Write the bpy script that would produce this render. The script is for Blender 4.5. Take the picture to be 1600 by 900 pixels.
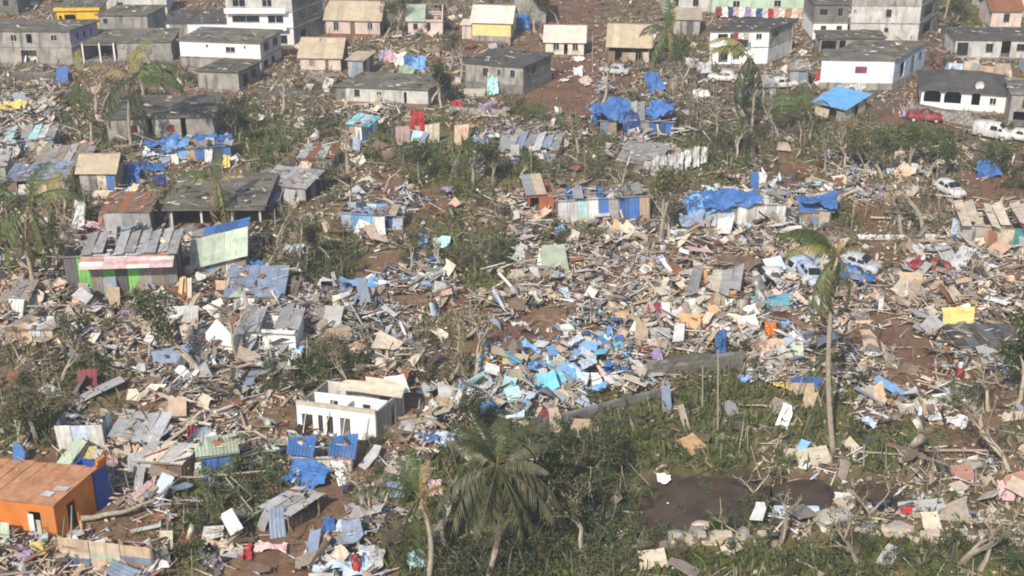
import bpy, math, random
import numpy as np
from mathutils import Vector, Matrix, Euler
R = math.radians
for _o in list(bpy.data.objects):
    bpy.data.objects.remove(_o, do_unlink=True)
scene = bpy.context.scene
COL = scene.collection

# ---------------------------------------------------------------- camera
CAM_H, PITCH, FPX = 51.7, R(24.36), 2200.0          # metres, radians, focal length in photo pixels
cam_data = bpy.data.cameras.new('camera')
cam_data.sensor_width = 36.0
cam_data.lens = 36.0 * FPX / 1600.0
cam_data.clip_start, cam_data.clip_end = 1.0, 12000.0
cam = bpy.data.objects.new('camera', cam_data)
cam.location = (0, 0, CAM_H)
cam.rotation_euler = (R(90) - PITCH, 0, 0)
COL.objects.link(cam)
scene.camera = cam
# ---------------------------------------------------------------- sky and sun
SUN_EL, SUN_AZ = R(40), R(200)                       # azimuth clockwise from +Y: behind the camera, a little to its left
world = bpy.data.worlds.new('World')
scene.world = world
world.use_nodes = True
wn = world.node_tree
wn.nodes.clear()
w_sky = wn.nodes.new('ShaderNodeTexSky')
w_sky.sky_type = 'NISHITA'
w_sky.sun_disc = False
w_sky.sun_elevation = SUN_EL
w_sky.sun_rotation = SUN_AZ
w_sky.air_density, w_sky.dust_density = 1.0, 1.5
w_bg = wn.nodes.new('ShaderNodeBackground')
w_bg.inputs['Strength'].default_value = 0.125
w_out = wn.nodes.new('ShaderNodeOutputWorld')
wn.links.new(w_sky.outputs[0], w_bg.inputs[0])
wn.links.new(w_bg.outputs[0], w_out.inputs[0])
sun_data = bpy.data.lights.new('sun', 'SUN')
sun_data.energy = 4.2
sun_data.angle = R(0.55)
sun_data.color = (1.0, 0.93, 0.82)
sun = bpy.data.objects.new('sun', sun_data)
_to_sun = Vector((math.sin(SUN_AZ) * math.cos(SUN_EL), math.cos(SUN_AZ) * math.cos(SUN_EL), math.sin(SUN_EL)))
sun.rotation_euler = _to_sun.to_track_quat('Z', 'Y').to_euler()
sun.location = (0, 0, 90)
COL.objects.link(sun)
# ---------------------------------------------------------------- exposure
scene.view_settings.view_transform = 'Standard'
scene.view_settings.look = 'None'
scene.view_settings.exposure = 0.38
scene.view_settings.gamma = 1.0
scene.view_settings.use_curve_mapping = False
scene.render.engine = 'CYCLES'
scene.cycles.max_bounces = 5
scene.cycles.pixel_filter_type = 'BLACKMAN_HARRIS'
scene.cycles.filter_width = 1.9

# ---------------------------------------------------------------- pixels of the photograph -> points on the ground
CP, SP = math.cos(PITCH), math.sin(PITCH)
def ray(x, y):
    u, v = x - 800.0, y - 450.0
    return Vector((u, FPX * CP - v * SP, -FPX * SP - v * CP))
def G(x, y, z=0.0):
    d = ray(x, y)
    t = (z - CAM_H) / d.z
    return Vector((d.x * t, d.y * t, z))
def on_y(x, y, Y):
    d = ray(x, y)
    t = Y / d.y
    return Vector((d.x * t, Y, CAM_H + d.z * t))
def height(base, ytop):
    return on_y(base[0], ytop, G(*base).y).z
def to_px(X, Y, Z=0.0):
    dz = Z - CAM_H
    f = Y * CP - dz * SP
    up = Y * SP + dz * CP
    return 800 + FPX * X / f, 450 - FPX * up / f

# ---------------------------------------------------------------- what covers the ground: one letter per 50 px of the photograph
# L thin debris on soil, H built up, D mixed timber debris, W pale debris, B debris with blue, M grey metal debris, T dead twigs, V dense green, G grass, S bare soil, K muddy pool and painted shade
COVER = [
    "HHHHHHHHHHHHTTTTTSSLTHHHHHHHHVVH",
    "HHHHHHHHHHHLLLSHHSSLTVHHLLHHHSLL",
    "LLSTTTHHLLHHHHLLHSSSLTTLLHHSHHHH",
    "WWLLHHHVLLLWWLLLVSBLLTTTTVTSSSSS",
    "WWLVTBLGGLLLVVVMMLVMWVVTTVVVVVTV",
    "TTLLLLLLVTLLSVVVVTTTTTVLSLWLLLSS",
    "TTTLDTTTVLLBBSLLWBBBTBBBBLLSTTSL",
    "TTMMMMDDTVVLLVVVWVWWWWWWWTLSLLWD",
    "DDMMMMDDDVVSBBVVWWWWWDDDDDLLWDDD",
    "DDDDDWWWWMMMDDSDDDWWWWWWBDDDDDDD",
    "DDDDDMDWWWMMMDTSSBBWWWWWWWDSSDDT",
    "TTVVDMMMMVVDDTTBBBBBDGGWWGDDSSDT",
    "TTTTSDDDDHHHSWBBBDGGGGGGGGGDDDTS",
    "VVWWWWWWWBHSWWVVVVVGGGGGGGGGTSST",
    "HHHDWWWDBBSSMVVVVVVVGGGGLLLGLLLD",
    "HHHDDDVVVSSTTVVVVVVVKKKKTLTTLLLL",
    "DDDHHVVVSSMMTVVVVVVVKKGGLLLLLLLL",
    "DDDDDVVWSDBBVVKKKVVVGGGGGGGGGGGG"]
assert len(COVER) == 18 and all(len(r) == 32 for r in COVER), [len(r) for r in COVER]
LETTERS = "HDWBMTVGSKL"
CODE = np.array([[LETTERS.index(c) for c in r] for r in COVER])
rng = np.random.default_rng(7)
random.seed(7)
_perm = np.random.default_rng(3).random((256, 256))
def vnoise(x, y, s):
    x, y = np.asarray(x, float) * s + 1000.0, np.asarray(y, float) * s + 1000.0
    xi, yi = np.floor(x).astype(int), np.floor(y).astype(int)
    fx, fy = x - xi, y - yi
    fx, fy = fx * fx * (3 - 2 * fx), fy * fy * (3 - 2 * fy)
    g = lambda a, b: _perm[a & 255, b & 255]
    return (g(xi, yi) * (1 - fx) + g(xi + 1, yi) * fx) * (1 - fy) + (g(xi, yi + 1) * (1 - fx) + g(xi + 1, yi + 1) * fx) * fy
def px_arrays(X, Y):
    f = Y * CP + CAM_H * SP
    f = np.maximum(f, 5.0)
    return 800 + FPX * X / f, 450 - FPX * (Y * SP - CAM_H * CP) / f
def cover_at(X, Y, jitter=True):
    px, py = px_arrays(X, Y)
    if jitter:
        px = px + (vnoise(X, Y, 0.35) - 0.5) * 70 + (vnoise(X, Y, 1.1) - .5) * 30
        py = py + (vnoise(X + 77, Y, 0.35) - 0.5) * 55 + (vnoise(X + 31, Y, 1.1) - .5) * 24
    i = np.clip((py // 50).astype(int), 0, 17)
    j = np.clip((px // 50).astype(int), 0, 31)
    return CODE[i, j]
POOLS_AND_SHADE = [[(1008, 838), (1006, 790), (1022, 756), (1070, 744), (1180, 736), (1192, 770), (1186, 812), (1120, 822), (1060, 832)],
         [(1212, 792), (1216, 752), (1280, 744), (1312, 764), (1318, 786), (1280, 796)],  # shadowed void in the ruins, its shade drawn as a brown sheet
         [(1345, 790), (1350, 756), (1400, 752), (1404, 792)],  # another dark void, shade painted as a flat sheet
         [(716, 915), (728, 862), (790, 832), (838, 848), (856, 915)]]  # deep shade under the palm, painted as a dark sheet
POOLS_AND_SHADE_W = [[G(*p) for p in poly] for poly in POOLS_AND_SHADE]
def inside(poly, X, Y):
    r = np.zeros(np.shape(X), bool)
    n = len(poly)
    for i in range(n):
        a, b = poly[i], poly[(i + 1) % n]
        c = ((a.y > Y) != (b.y > Y)) & (X < (b.x - a.x) * (Y - a.y) / (b.y - a.y + 1e-9) + a.x)
        r ^= c
    return r
def poly_dist(poly, X, Y):
    d = np.full(np.shape(X), 1e9)
    n = len(poly)
    for i in range(n):
        a, b = poly[i], poly[(i + 1) % n]
        ex, ey = b.x - a.x, b.y - a.y
        t = np.clip(((X - a.x) * ex + (Y - a.y) * ey) / (ex * ex + ey * ey), 0, 1)
        d = np.minimum(d, np.hypot(X - a.x - t * ex, Y - a.y - t * ey))
    return np.where(inside(poly, X, Y), -d, d)
def gz(X, Y):
    X, Y = np.asarray(X, float), np.asarray(Y, float)
    z = (vnoise(X, Y, 0.12) - 0.5) * 0.35 + (vnoise(X, Y, 0.45) - 0.5) * 0.22 + (vnoise(X, Y, 1.3) - .5) * .08
    fade = np.clip((260 - np.abs(Y - 130)) / 60, 0, 1) * np.clip((150 - np.abs(X)) / 30, 0, 1)
    z = z * fade
    for poly in POOLS_AND_SHADE_W:
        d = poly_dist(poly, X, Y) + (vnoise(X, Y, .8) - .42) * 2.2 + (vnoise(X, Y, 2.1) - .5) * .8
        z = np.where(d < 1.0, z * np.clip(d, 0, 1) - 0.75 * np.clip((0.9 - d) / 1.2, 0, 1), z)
    return z
def gz1(p):
    return float(gz(np.array([p[0]]), np.array([p[1]]))[0])

# ---------------------------------------------------------------- materials
MATS = {}
def lin(c):
    return (c[0], c[1], c[2], 1.0)
def make_mat(name, col, rough=0.8, var=0.35, scale=1.2, dirt=0.25, bump=0.25, metal=0.0, dirt_col=(0.16, 0.11, 0.08), coat=False, rnd=0.28, attr=None, trans=0.0):
    m = bpy.data.materials.new(name)
    m.use_nodes = True
    nt = m.node_tree
    N, L = nt.nodes, nt.links
    b = N['Principled BSDF']
    b.inputs['Roughness'].default_value = rough
    b.inputs['Metallic'].default_value = metal
    b.inputs['Specular IOR Level'].default_value = 0.3
    tc = N.new('ShaderNodeTexCoord')
    n1 = N.new('ShaderNodeTexNoise')
    n1.inputs['Scale'].default_value = scale
    n1.inputs['Detail'].default_value = 7
    n1.inputs['Roughness'].default_value = 0.65
    L.new(tc.outputs['Object'], n1.inputs['Vector'])
    mr = N.new('ShaderNodeMapRange')
    mr.inputs['From Min'].default_value = 0.3
    mr.inputs['From Max'].default_value = 0.7
    mr.inputs['To Min'].default_value = 1.0 - var
    mr.inputs['To Max'].default_value = 1.0 + var * 0.35
    L.new(n1.outputs['Fac'], mr.inputs['Value'])
    oi = N.new('ShaderNodeObjectInfo')
    mo = N.new('ShaderNodeMapRange')
    mo.inputs['To Min'].default_value = 1.0 - rnd
    mo.inputs['To Max'].default_value = 1.0 + rnd * 0.5
    L.new(oi.outputs['Random'], mo.inputs['Value'])
    mm = N.new('ShaderNodeMath')
    mm.operation = 'MULTIPLY'
    L.new(mr.outputs[0], mm.inputs[0])
    L.new(mo.outputs[0], mm.inputs[1])
    sc_ = N.new('ShaderNodeVectorMath')
    sc_.operation = 'SCALE'
    if attr:
        at = N.new('ShaderNodeAttribute')
        at.attribute_name = attr
        L.new(at.outputs['Color'], sc_.inputs[0])
    else:
        sc_.inputs[0].default_value = col[:3]
    L.new(mm.outputs[0], sc_.inputs['Scale'])
    mp = N.new('ShaderNodeMapping')
    mp.inputs['Scale'].default_value = (1.0, 1.0, 0.25)
    L.new(tc.outputs['Object'], mp.inputs['Vector'])
    n2 = N.new('ShaderNodeTexNoise')
    n2.inputs['Scale'].default_value = scale * 2.3
    n2.inputs['Detail'].default_value = 5
    n2.inputs['Distortion'].default_value = 0.6
    L.new(mp.outputs[0], n2.inputs['Vector'])
    m2 = N.new('ShaderNodeMapRange')
    m2.inputs['From Min'].default_value = 0.5
    m2.inputs['From Max'].default_value = 0.75
    m2.inputs['To Min'].default_value = 0.0
    m2.inputs['To Max'].default_value = dirt * 2.2
    L.new(n2.outputs['Fac'], m2.inputs['Value'])
    mx = N.new('ShaderNodeMix')
    mx.data_type = 'RGBA'
    mx.clamp_factor = True
    L.new(m2.outputs[0], mx.inputs[0])
    L.new(sc_.outputs[0], mx.inputs[6])
    mx.inputs[7].default_value = lin(dirt_col)
    L.new(mx.outputs[2], b.inputs['Base Color'])
    if bump:
        bp = N.new('ShaderNodeBump')
        bp.inputs['Strength'].default_value = bump
        bp.inputs['Distance'].default_value = 0.05
        L.new(n1.outputs['Fac'], bp.inputs['Height'])
        L.new(bp.outputs[0], b.inputs['Normal'])
    MATS[name] = m
    return m
COLOUR = dict(
    white=(.74, .73, .70), cream=(.64, .57, .44), tan=(.47, .355, .245), apricot=(.62, .38, .19), brown=(.21, .145, .10), darkwood=(.10, .075, .055),
    greywood=(.335, .28, .225), palewood=(.60, .495, .385), grey=(.37, .365, .355), silver=(.52, .52, .51), darkgrey=(.13, .13, .13), rust=(.27, .115, .055),
    maroon=(.26, .05, .07), red=(.46, .045, .045), pink=(.66, .45, .45), salmon=(.52, .27, .21), blue=(.06, .175, .44), navy=(.035, .075, .22), skyblue=(.20, .42, .72),
    cyan=(.20, .60, .74), aqua=(.46, .70, .70), paleblue=(.52, .62, .74), bluegrey=(.25, .31, .41), palegreen=(.45, .53, .40), green=(.19, .48, .11), teal=(.05, .30, .30),
    yellow=(.70, .58, .20), orange=(.70, .20, .025), lavender=(.36, .28, .46), purple=(.40, .28, .52), peach=(.68, .47, .33), black=(.025, .025, .03))
WORD = dict(darkwood='dark brown', greywood='weathered grey', palewood='pale', darkgrey='dark grey', skyblue='sky blue', paleblue='pale blue', bluegrey='blue grey', palegreen='pale green', palegrey='pale grey')
for _n, _c in COLOUR.items():
    make_mat(_n, _c, rough=0.7, dirt=0.22)
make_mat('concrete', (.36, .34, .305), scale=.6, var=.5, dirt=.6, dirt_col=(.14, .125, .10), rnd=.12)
make_mat('concrete_dark', (.23, .22, .20), scale=.7, var=.5, dirt=.45, dirt_col=(.09, .085, .07))  # also serves as the shade tone painted on right walls
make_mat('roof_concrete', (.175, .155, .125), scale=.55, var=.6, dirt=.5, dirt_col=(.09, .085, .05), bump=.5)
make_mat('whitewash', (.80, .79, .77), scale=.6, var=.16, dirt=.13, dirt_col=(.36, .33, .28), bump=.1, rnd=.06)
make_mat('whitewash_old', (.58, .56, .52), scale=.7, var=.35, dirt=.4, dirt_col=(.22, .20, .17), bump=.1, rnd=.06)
make_mat('wall_pink', (.62, .50, .44), scale=.7, var=.22, dirt=.22, dirt_col=(.30, .24, .19), bump=.1, rnd=.06)
make_mat('wall_yellow', (.78, .62, .26), scale=.7, var=.18, dirt=.15, dirt_col=(.35, .28, .16), bump=.1, rnd=.06)
make_mat('wall_gold', (.72, .45, .03), scale=.7, var=.18, dirt=.15, bump=.1, rnd=.06)
make_mat('wall_orange', (.64, .20, .036), scale=.6, var=.35, dirt=.4, dirt_col=(.42, .19, .085), bump=.12, rnd=.05)
make_mat('wall_blue', (.03, .09, .36), scale=.6, var=.25, dirt=.2, dirt_col=(.05, .07, .14), bump=.1, rnd=.06)
make_mat('wall_lilac', (.30, .23, .40), scale=.6, var=.25, dirt=.25, dirt_col=(.15, .12, .16), bump=.1, rnd=.06)
make_mat('wall_ice', (.68, .72, .80), scale=.6, var=.15, dirt=.12, dirt_col=(.36, .35, .34), bump=.1, rnd=.06)
make_mat('wall_mint', (.50, .64, .47), scale=.6, var=.2, dirt=.2, bump=.1, rnd=.06)
make_mat('brick_red', (.34, .12, .06), scale=1.5, var=.4, dirt=.3, rnd=.4)
make_mat('block', (.15, .138, .115), scale=1.1, var=.6, dirt=.6, dirt_col=(.06, .058, .04), rnd=.22)
make_mat('roof_tan', (.50, .41, .29), rough=.55, scale=.9, var=.25, dirt=.2, dirt_col=(.26, .19, .13), rnd=.15)
make_mat('roof_cream', (.70, .65, .53), rough=.55, scale=.9, var=.2, dirt=.16, dirt_col=(.32, .26, .19), rnd=.12)
make_mat('roof_dark', (.085, .08, .075), rough=.8, scale=.8, var=.5, dirt=.3, dirt_col=(.14, .12, .09))
make_mat('roof_grey', (.36, .36, .36), rough=.5, scale=.9, var=.4, dirt=.35, dirt_col=(.20, .15, .11), rnd=.14)
make_mat('roof_orange', (.50, .235, .12), rough=.6, scale=1.1, var=.4, dirt=.5, dirt_col=(.46, .30, .19), rnd=.09)
make_mat('roof_blue', (.16, .42, .74), rough=.5, scale=.9, var=.25, dirt=.2, dirt_col=(.16, .24, .32), rnd=.06)
make_mat('roof_green', (.42, .49, .38), rough=.6, scale=.9, var=.25, dirt=.2)
make_mat('bark', (.25, .205, .155), scale=3, var=.5, dirt=.3, rnd=.35)
make_mat('bark_pale', (.44, .375, .285), scale=3, var=.45, dirt=.3, rnd=.3)
make_mat('palm_bark', (.42, .36, .275), scale=4, var=.4, dirt=.25)
make_mat('tyre', (.02, .02, .02), rough=.9, dirt=.3)
make_mat('car_glass', (.015, .02, .025), rough=.4, var=.1, dirt=.08, bump=0)
make_mat('pane', (.02, .024, .028), rough=.15, var=.3, dirt=.1, bump=0)
make_mat('skin', (.10, .055, .035), rough=.6, var=.1, dirt=0, bump=0)
make_mat('hair', (.012, .01, .01), rough=.7, var=.2, dirt=0)
for _n, _c in dict(car_white=(.62, .61, .59), car_silver=(.45, .47, .50), car_red=(.27, .02, .03), car_blue=(.02, .13, .42), car_paleblue=(.42, .52, .66)).items():
    make_mat(_n, _c, rough=.6, var=.25, dirt=.5, dirt_col=(.26, .19, .14), bump=0, rnd=.05)
def leaf_mat(name, col, rnd=.35, attr=None):
    m = make_mat(name, col, rough=.55, var=.5, scale=1.6, dirt=.12, dirt_col=(.22, .17, .07), bump=0, rnd=rnd, attr=attr)
    nt = m.node_tree
    b = nt.nodes['Principled BSDF']
    src = b.inputs['Base Color'].links[0].from_socket
    tr = nt.nodes.new('ShaderNodeBsdfTranslucent')
    mix = nt.nodes.new('ShaderNodeMixShader')
    mix.inputs[0].default_value = .28
    nt.links.new(src, tr.inputs['Color'])
    nt.links.new(b.outputs[0], mix.inputs[1])
    nt.links.new(tr.outputs[0], mix.inputs[2])
    nt.links.new(mix.outputs[0], nt.nodes['Material Output'].inputs['Surface'])
    return m
leaf_mat('leaf_green', (.092, .135, .036))
leaf_mat('leaf_dark', (.058, .088, .030))
leaf_mat('leaf_olive', (.17, .16, .068))
leaf_mat('leaf_bright', (.15, .21, .045))
leaf_mat('leaf_dead', (.30, .235, .135))
leaf_mat('frond_green', (.105, .145, .045))
leaf_mat('frond_dark', (.075, .092, .034))
leaf_mat('frond_grey', (.135, .135, .075))
leaf_mat('frond_yellow', (.29, .27, .085))
leaf_mat('frond_dry', (.33, .25, .12))
leaf_mat('blade', (.1, .14, .03), attr='Col')
make_mat('pieces', (.5, .5, .5), rough=.75, var=.4, scale=2.2, dirt=.2, attr='Col', rnd=0)

# ground
def ground_material():
    m = bpy.data.materials.new('soil')
    m.use_nodes = True
    nt = m.node_tree
    N, L = nt.nodes, nt.links
    b = N['Principled BSDF']
    b.inputs['Roughness'].default_value = .95
    b.inputs['Specular IOR Level'].default_value = .15
    tc = N.new('ShaderNodeTexCoord')
    def noise(scale, detail=6, rough=.6):
        n = N.new('ShaderNodeTexNoise')
        n.inputs['Scale'].default_value = scale
        n.inputs['Detail'].default_value = detail
        n.inputs['Roughness'].default_value = rough
        L.new(tc.outputs['Object'], n.inputs['Vector'])
        return n.outputs['Fac']
    def ramp(src, stops):
        r = N.new('ShaderNodeValToRGB')
        r.color_ramp.elements[0].position, r.color_ramp.elements[0].color = stops[0][0], lin(stops[0][1])
        r.color_ramp.elements[1].position, r.color_ramp.elements[1].color = stops[-1][0], lin(stops[-1][1])
        for p, c in stops[1:-1]:
            e = r.color_ramp.elements.new(p)
            e.color = lin(c)
        L.new(src, r.inputs[0])
        return r.outputs[0]
    def mix(f, a, c):
        x = N.new('ShaderNodeMix')
        x.data_type = 'RGBA'
        L.new(f, x.inputs[0])
        L.new(a, x.inputs[6])
        L.new(c, x.inputs[7])
        return x.outputs[2]
    def mul(a, c):
        x = N.new('ShaderNodeMath')
        x.operation = 'MULTIPLY'
        L.new(a, x.inputs[0])
        if isinstance(c, float):
            x.inputs[1].default_value = c
        else:
            L.new(c, x.inputs[1])
        x.use_clamp = True
        return x.outputs[0]
    soil = ramp(noise(.35), [(.3, (.10, .048, .031)), (.5, (.16, .080, .050)), (.7, (.215, .118, .076))])
    litter = ramp(noise(3.2, 8, .75), [(.3, (.085, .052, .034)), (.45, (.19, .122, .078)), (.58, (.32, .235, .155)), (.72, (.50, .41, .30))])
    grass = ramp(noise(1.4, 8, .7), [(.3, (.06, .065, .022)), (.5, (.105, .125, .038)), (.7, (.17, .175, .07))])
    mud_and_shade = ramp(noise(.8), [(.3, (.03, .022, .018)), (.7, (.06, .045, .037))])
    at = N.new('ShaderNodeAttribute')
    at.attribute_name = 'cover'
    sp = N.new('ShaderNodeSeparateColor')
    L.new(at.outputs['Color'], sp.inputs[0])
    patch = N.new('ShaderNodeMapRange')
    patch.inputs['From Min'].default_value = .38
    patch.inputs['From Max'].default_value = .58
    L.new(noise(.9, 7, .7), patch.inputs['Value'])
    pat2 = N.new('ShaderNodeMapRange')
    pat2.inputs['From Min'].default_value = .33
    pat2.inputs['From Max'].default_value = .53
    L.new(noise(1.7, 7, .7), pat2.inputs['Value'])
    c = mix(mul(sp.outputs[1], patch.outputs[0]), soil, litter)
    c = mix(mul(sp.outputs[0], pat2.outputs[0]), c, grass)
    c = mix(sp.outputs[2], c, mud_and_shade)
    L.new(c, b.inputs['Base Color'])
    bp = N.new('ShaderNodeBump')
    bp.inputs['Strength'].default_value = .6
    bp.inputs['Distance'].default_value = .12
    L.new(noise(2.5, 8, .7), bp.inputs['Height'])
    L.new(bp.outputs[0], b.inputs['Normal'])
    MATS['soil'] = m
ground_material()
def water_and_shade_material():
    m = bpy.data.materials.new('muddy_water_and_shade')  # colours the muddy pool and the sheets that paint shade
    m.use_nodes = True
    nt = m.node_tree
    b = nt.nodes['Principled BSDF']
    tc = nt.nodes.new('ShaderNodeTexCoord')
    n = nt.nodes.new('ShaderNodeTexNoise')
    n.inputs['Scale'].default_value = .5
    n.inputs['Detail'].default_value = 6
    r = nt.nodes.new('ShaderNodeValToRGB')
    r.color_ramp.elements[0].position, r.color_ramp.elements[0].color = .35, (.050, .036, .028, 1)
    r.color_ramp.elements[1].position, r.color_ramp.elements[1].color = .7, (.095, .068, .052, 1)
    nt.links.new(tc.outputs['Object'], n.inputs['Vector'])
    nt.links.new(n.outputs['Fac'], r.inputs[0])
    nt.links.new(r.outputs[0], b.inputs['Base Color'])
    b.inputs['Roughness'].default_value = .5
    b.inputs['Specular IOR Level'].default_value = .12
    n2 = nt.nodes.new('ShaderNodeTexNoise')
    n2.inputs['Scale'].default_value = 3
    nt.links.new(tc.outputs['Object'], n2.inputs['Vector'])
    bp = nt.nodes.new('ShaderNodeBump')
    bp.inputs['Strength'].default_value = .08
    bp.inputs['Distance'].default_value = .03
    nt.links.new(n2.outputs['Fac'], bp.inputs['Height'])
    nt.links.new(bp.outputs[0], b.inputs['Normal'])
    MATS['muddy_water_and_shade'] = m
water_and_shade_material()

# ---------------------------------------------------------------- mesh helpers
def new_mesh(name, V, F, smooth=False):
    me = bpy.data.meshes.new(name)
    me.from_pydata([tuple(v) for v in V], [], F)
    if smooth:
        me.polygons.foreach_set('use_smooth', [True] * len(me.polygons))
    me.update()
    return me
def link(name, me, mat, parent=None, loc=(0, 0, 0), rot=(0, 0, 0), scale=(1, 1, 1)):
    o = bpy.data.objects.new(name, me)
    COL.objects.link(o)
    if parent is not None:
        o.parent = parent
    o.location, o.rotation_euler, o.scale = loc, rot, scale
    if mat is not None:
        m = MATS[mat] if isinstance(mat, str) else mat
        if not me.materials:
            me.materials.append(m)
        o.material_slots[0].link = 'OBJECT'
        o.material_slots[0].material = m
    return o
LANDMARKS = []
def tag(o, label, cat, group=None, kind=None):
    if label:
        o['label'] = label
    if cat:
        o['category'] = cat
    if group:
        o['group'] = group
    if kind:
        o['kind'] = kind
    return o
def empty(name, loc, label, cat, group=None, rz=0.0):
    o = bpy.data.objects.new(name, None)
    o.empty_display_size = .3
    COL.objects.link(o)
    o.location = loc
    o.rotation_euler = (0, 0, rz)
    return tag(o, label, cat, group)
def structure(o):
    o['kind'] = 'structure'
    return o
class MB:
    def __init__(self):
        self.v, self.f = [], []
    def hexa(self, p):                              # p: 4 bottom corners then 4 top corners, both counter-clockwise
        b = len(self.v)
        self.v += [Vector(q) for q in p]
        self.f += [(b, b + 3, b + 2, b + 1), (b + 4, b + 5, b + 6, b + 7)] + [(b + i, b + (i + 1) % 4, b + 4 + (i + 1) % 4, b + 4 + i) for i in range(4)]
        return self
    def box(self, c, s, rot=None):
        M_ = (rot if rot is not None else Matrix.Identity(3))
        p = [Vector(c) + M_ @ Vector((x * s[0] / 2, y * s[1] / 2, z * s[2] / 2)) for z in (-1, 1) for x, y in ((-1, -1), (1, -1), (1, 1), (-1, 1))]
        return self.hexa(p)
    def face(self, pts):
        b = len(self.v)
        self.v += [Vector(q) for q in pts]
        self.f.append(tuple(range(b, b + len(pts))))
        return self
    def tube(self, pts, radii, n=6, cap=True):
        b0 = len(self.v)
        pts = [Vector(p) for p in pts]
        for i, p in enumerate(pts):
            d = (pts[min(i + 1, len(pts) - 1)] - pts[max(i - 1, 0)]).normalized()
            a = d.orthogonal().normalized() if abs(d.z) < .95 else Vector((1, 0, 0))
            a = (a - d * a.dot(d)).normalized()
            c = d.cross(a)
            for k in range(n):
                t = 2 * math.pi * k / n
                self.v.append(p + (a * math.cos(t) + c * math.sin(t)) * radii[i])
        for i in range(len(pts) - 1):
            for k in range(n):
                a_, c_ = b0 + i * n + k, b0 + i * n + (k + 1) % n
                self.f.append((a_, c_, c_ + n, a_ + n))
        if cap:
            self.f.append(tuple(b0 + k for k in range(n))[::-1])
            e = b0 + (len(pts) - 1) * n
            self.f.append(tuple(e + k for k in range(n)))
        return self
    def bar(self, a, b, r, n=4):
        return self.tube([a, b], [r, r], n)
    def build(self, name, mat, parent=None, smooth=False, **k):
        return link(name, new_mesh(name, self.v, self.f, smooth), mat, parent, **k)
def corrugated(mb, A, B, C, D, waves, amp=.03, rows=1, bend=0.0, thick=0.012):
    """a folded sheet over the quad A B C D (A-B the lower edge); a second skin gives it thickness"""
    A, B, C, D = map(Vector, (A, B, C, D))
    nrm = (B - A).cross(D - A).normalized()
    n = waves * 2
    b = len(mb.v)
    for side in (0, 1):
        for j in range(rows + 1):
            t = j / rows
            for i in range(n + 1):
                s = i / n
                p = (A * (1 - s) + B * s) * (1 - t) + (D * (1 - s) + C * s) * t
                off = (amp if i % 2 else -amp) + bend * math.sin(math.pi * t)
                mb.v.append(p + nrm * (off - side * thick))
    w = n + 1
    q = (rows + 1) * w
    for j in range(rows):
        for i in range(n):
            a = b + j * w + i
            mb.f.append((a, a + 1, a + w + 1, a + w))
            mb.f.append((a + q, a + q + w, a + q + w + 1, a + q + 1))

# ---------------------------------------------------------------- many alike pieces in one mesh
def euler_mats(rx, ry, rz):
    cx, sx, cy, sy, cz, sz = np.cos(rx), np.sin(rx), np.cos(ry), np.sin(ry), np.cos(rz), np.sin(rz)
    M_ = np.empty((len(rx), 3, 3))
    M_[:, 0, 0] = cz * cy; M_[:, 0, 1] = cz * sy * sx - sz * cx; M_[:, 0, 2] = cz * sy * cx + sz * sx
    M_[:, 1, 0] = sz * cy; M_[:, 1, 1] = sz * sy * sx + cz * cx; M_[:, 1, 2] = sz * sy * cx - cz * sx
    M_[:, 2, 0] = -sy; M_[:, 2, 1] = cy * sx; M_[:, 2, 2] = cy * cx
    return M_
def mass(name, TV, TF, pos, size, rot, cols, mat, jitter=0.0, parent=None, seed=0):
    """TV (k,3) template verts, TF (m,4) quads, N copies -> one mesh with a colour per piece"""
    TV, TF = np.asarray(TV, float), np.asarray(TF, int)
    n, k = len(pos), len(TV)
    V = TV[None] * size[:, None, :]
    if jitter:
        V = V + (np.random.default_rng(seed).random(V.shape) - .5) * jitter * size[:, None, :]
    V = np.einsum('nij,nkj->nki', rot, V) + pos[:, None, :]
    F = (TF[None] + (np.arange(n) * k)[:, None, None]).reshape(-1, 4)
    me = bpy.data.meshes.new(name)
    me.vertices.add(n * k)
    me.vertices.foreach_set('co', V.reshape(-1).astype(np.float32))
    me.loops.add(F.size)
    me.loops.foreach_set('vertex_index', F.reshape(-1).astype(np.int32))
    me.polygons.add(len(F))
    me.polygons.foreach_set('loop_start', np.arange(0, F.size, 4, dtype=np.int32))
    me.update(calc_edges=True)
    if cols is not None:
        ca = me.color_attributes.new('Col', 'FLOAT_COLOR', 'POINT')
        c = np.ones((n, k, 4), np.float32)
        c[:, :, :3] = cols[:, None, :]
        ca.data.foreach_set('color', c.reshape(-1))
    me.validate()
    return link(name, me, mat, parent)
BOX_V = [(-.5, -.5, -.5), (.5, -.5, -.5), (.5, .5, -.5), (-.5, .5, -.5), (-.5, -.5, .5), (.5, -.5, .5), (.5, .5, .5), (-.5, .5, .5)]
BOX_F = [(0, 3, 2, 1), (4, 5, 6, 7), (0, 1, 5, 4), (1, 2, 6, 5), (2, 3, 7, 6), (3, 0, 4, 7)]

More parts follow.
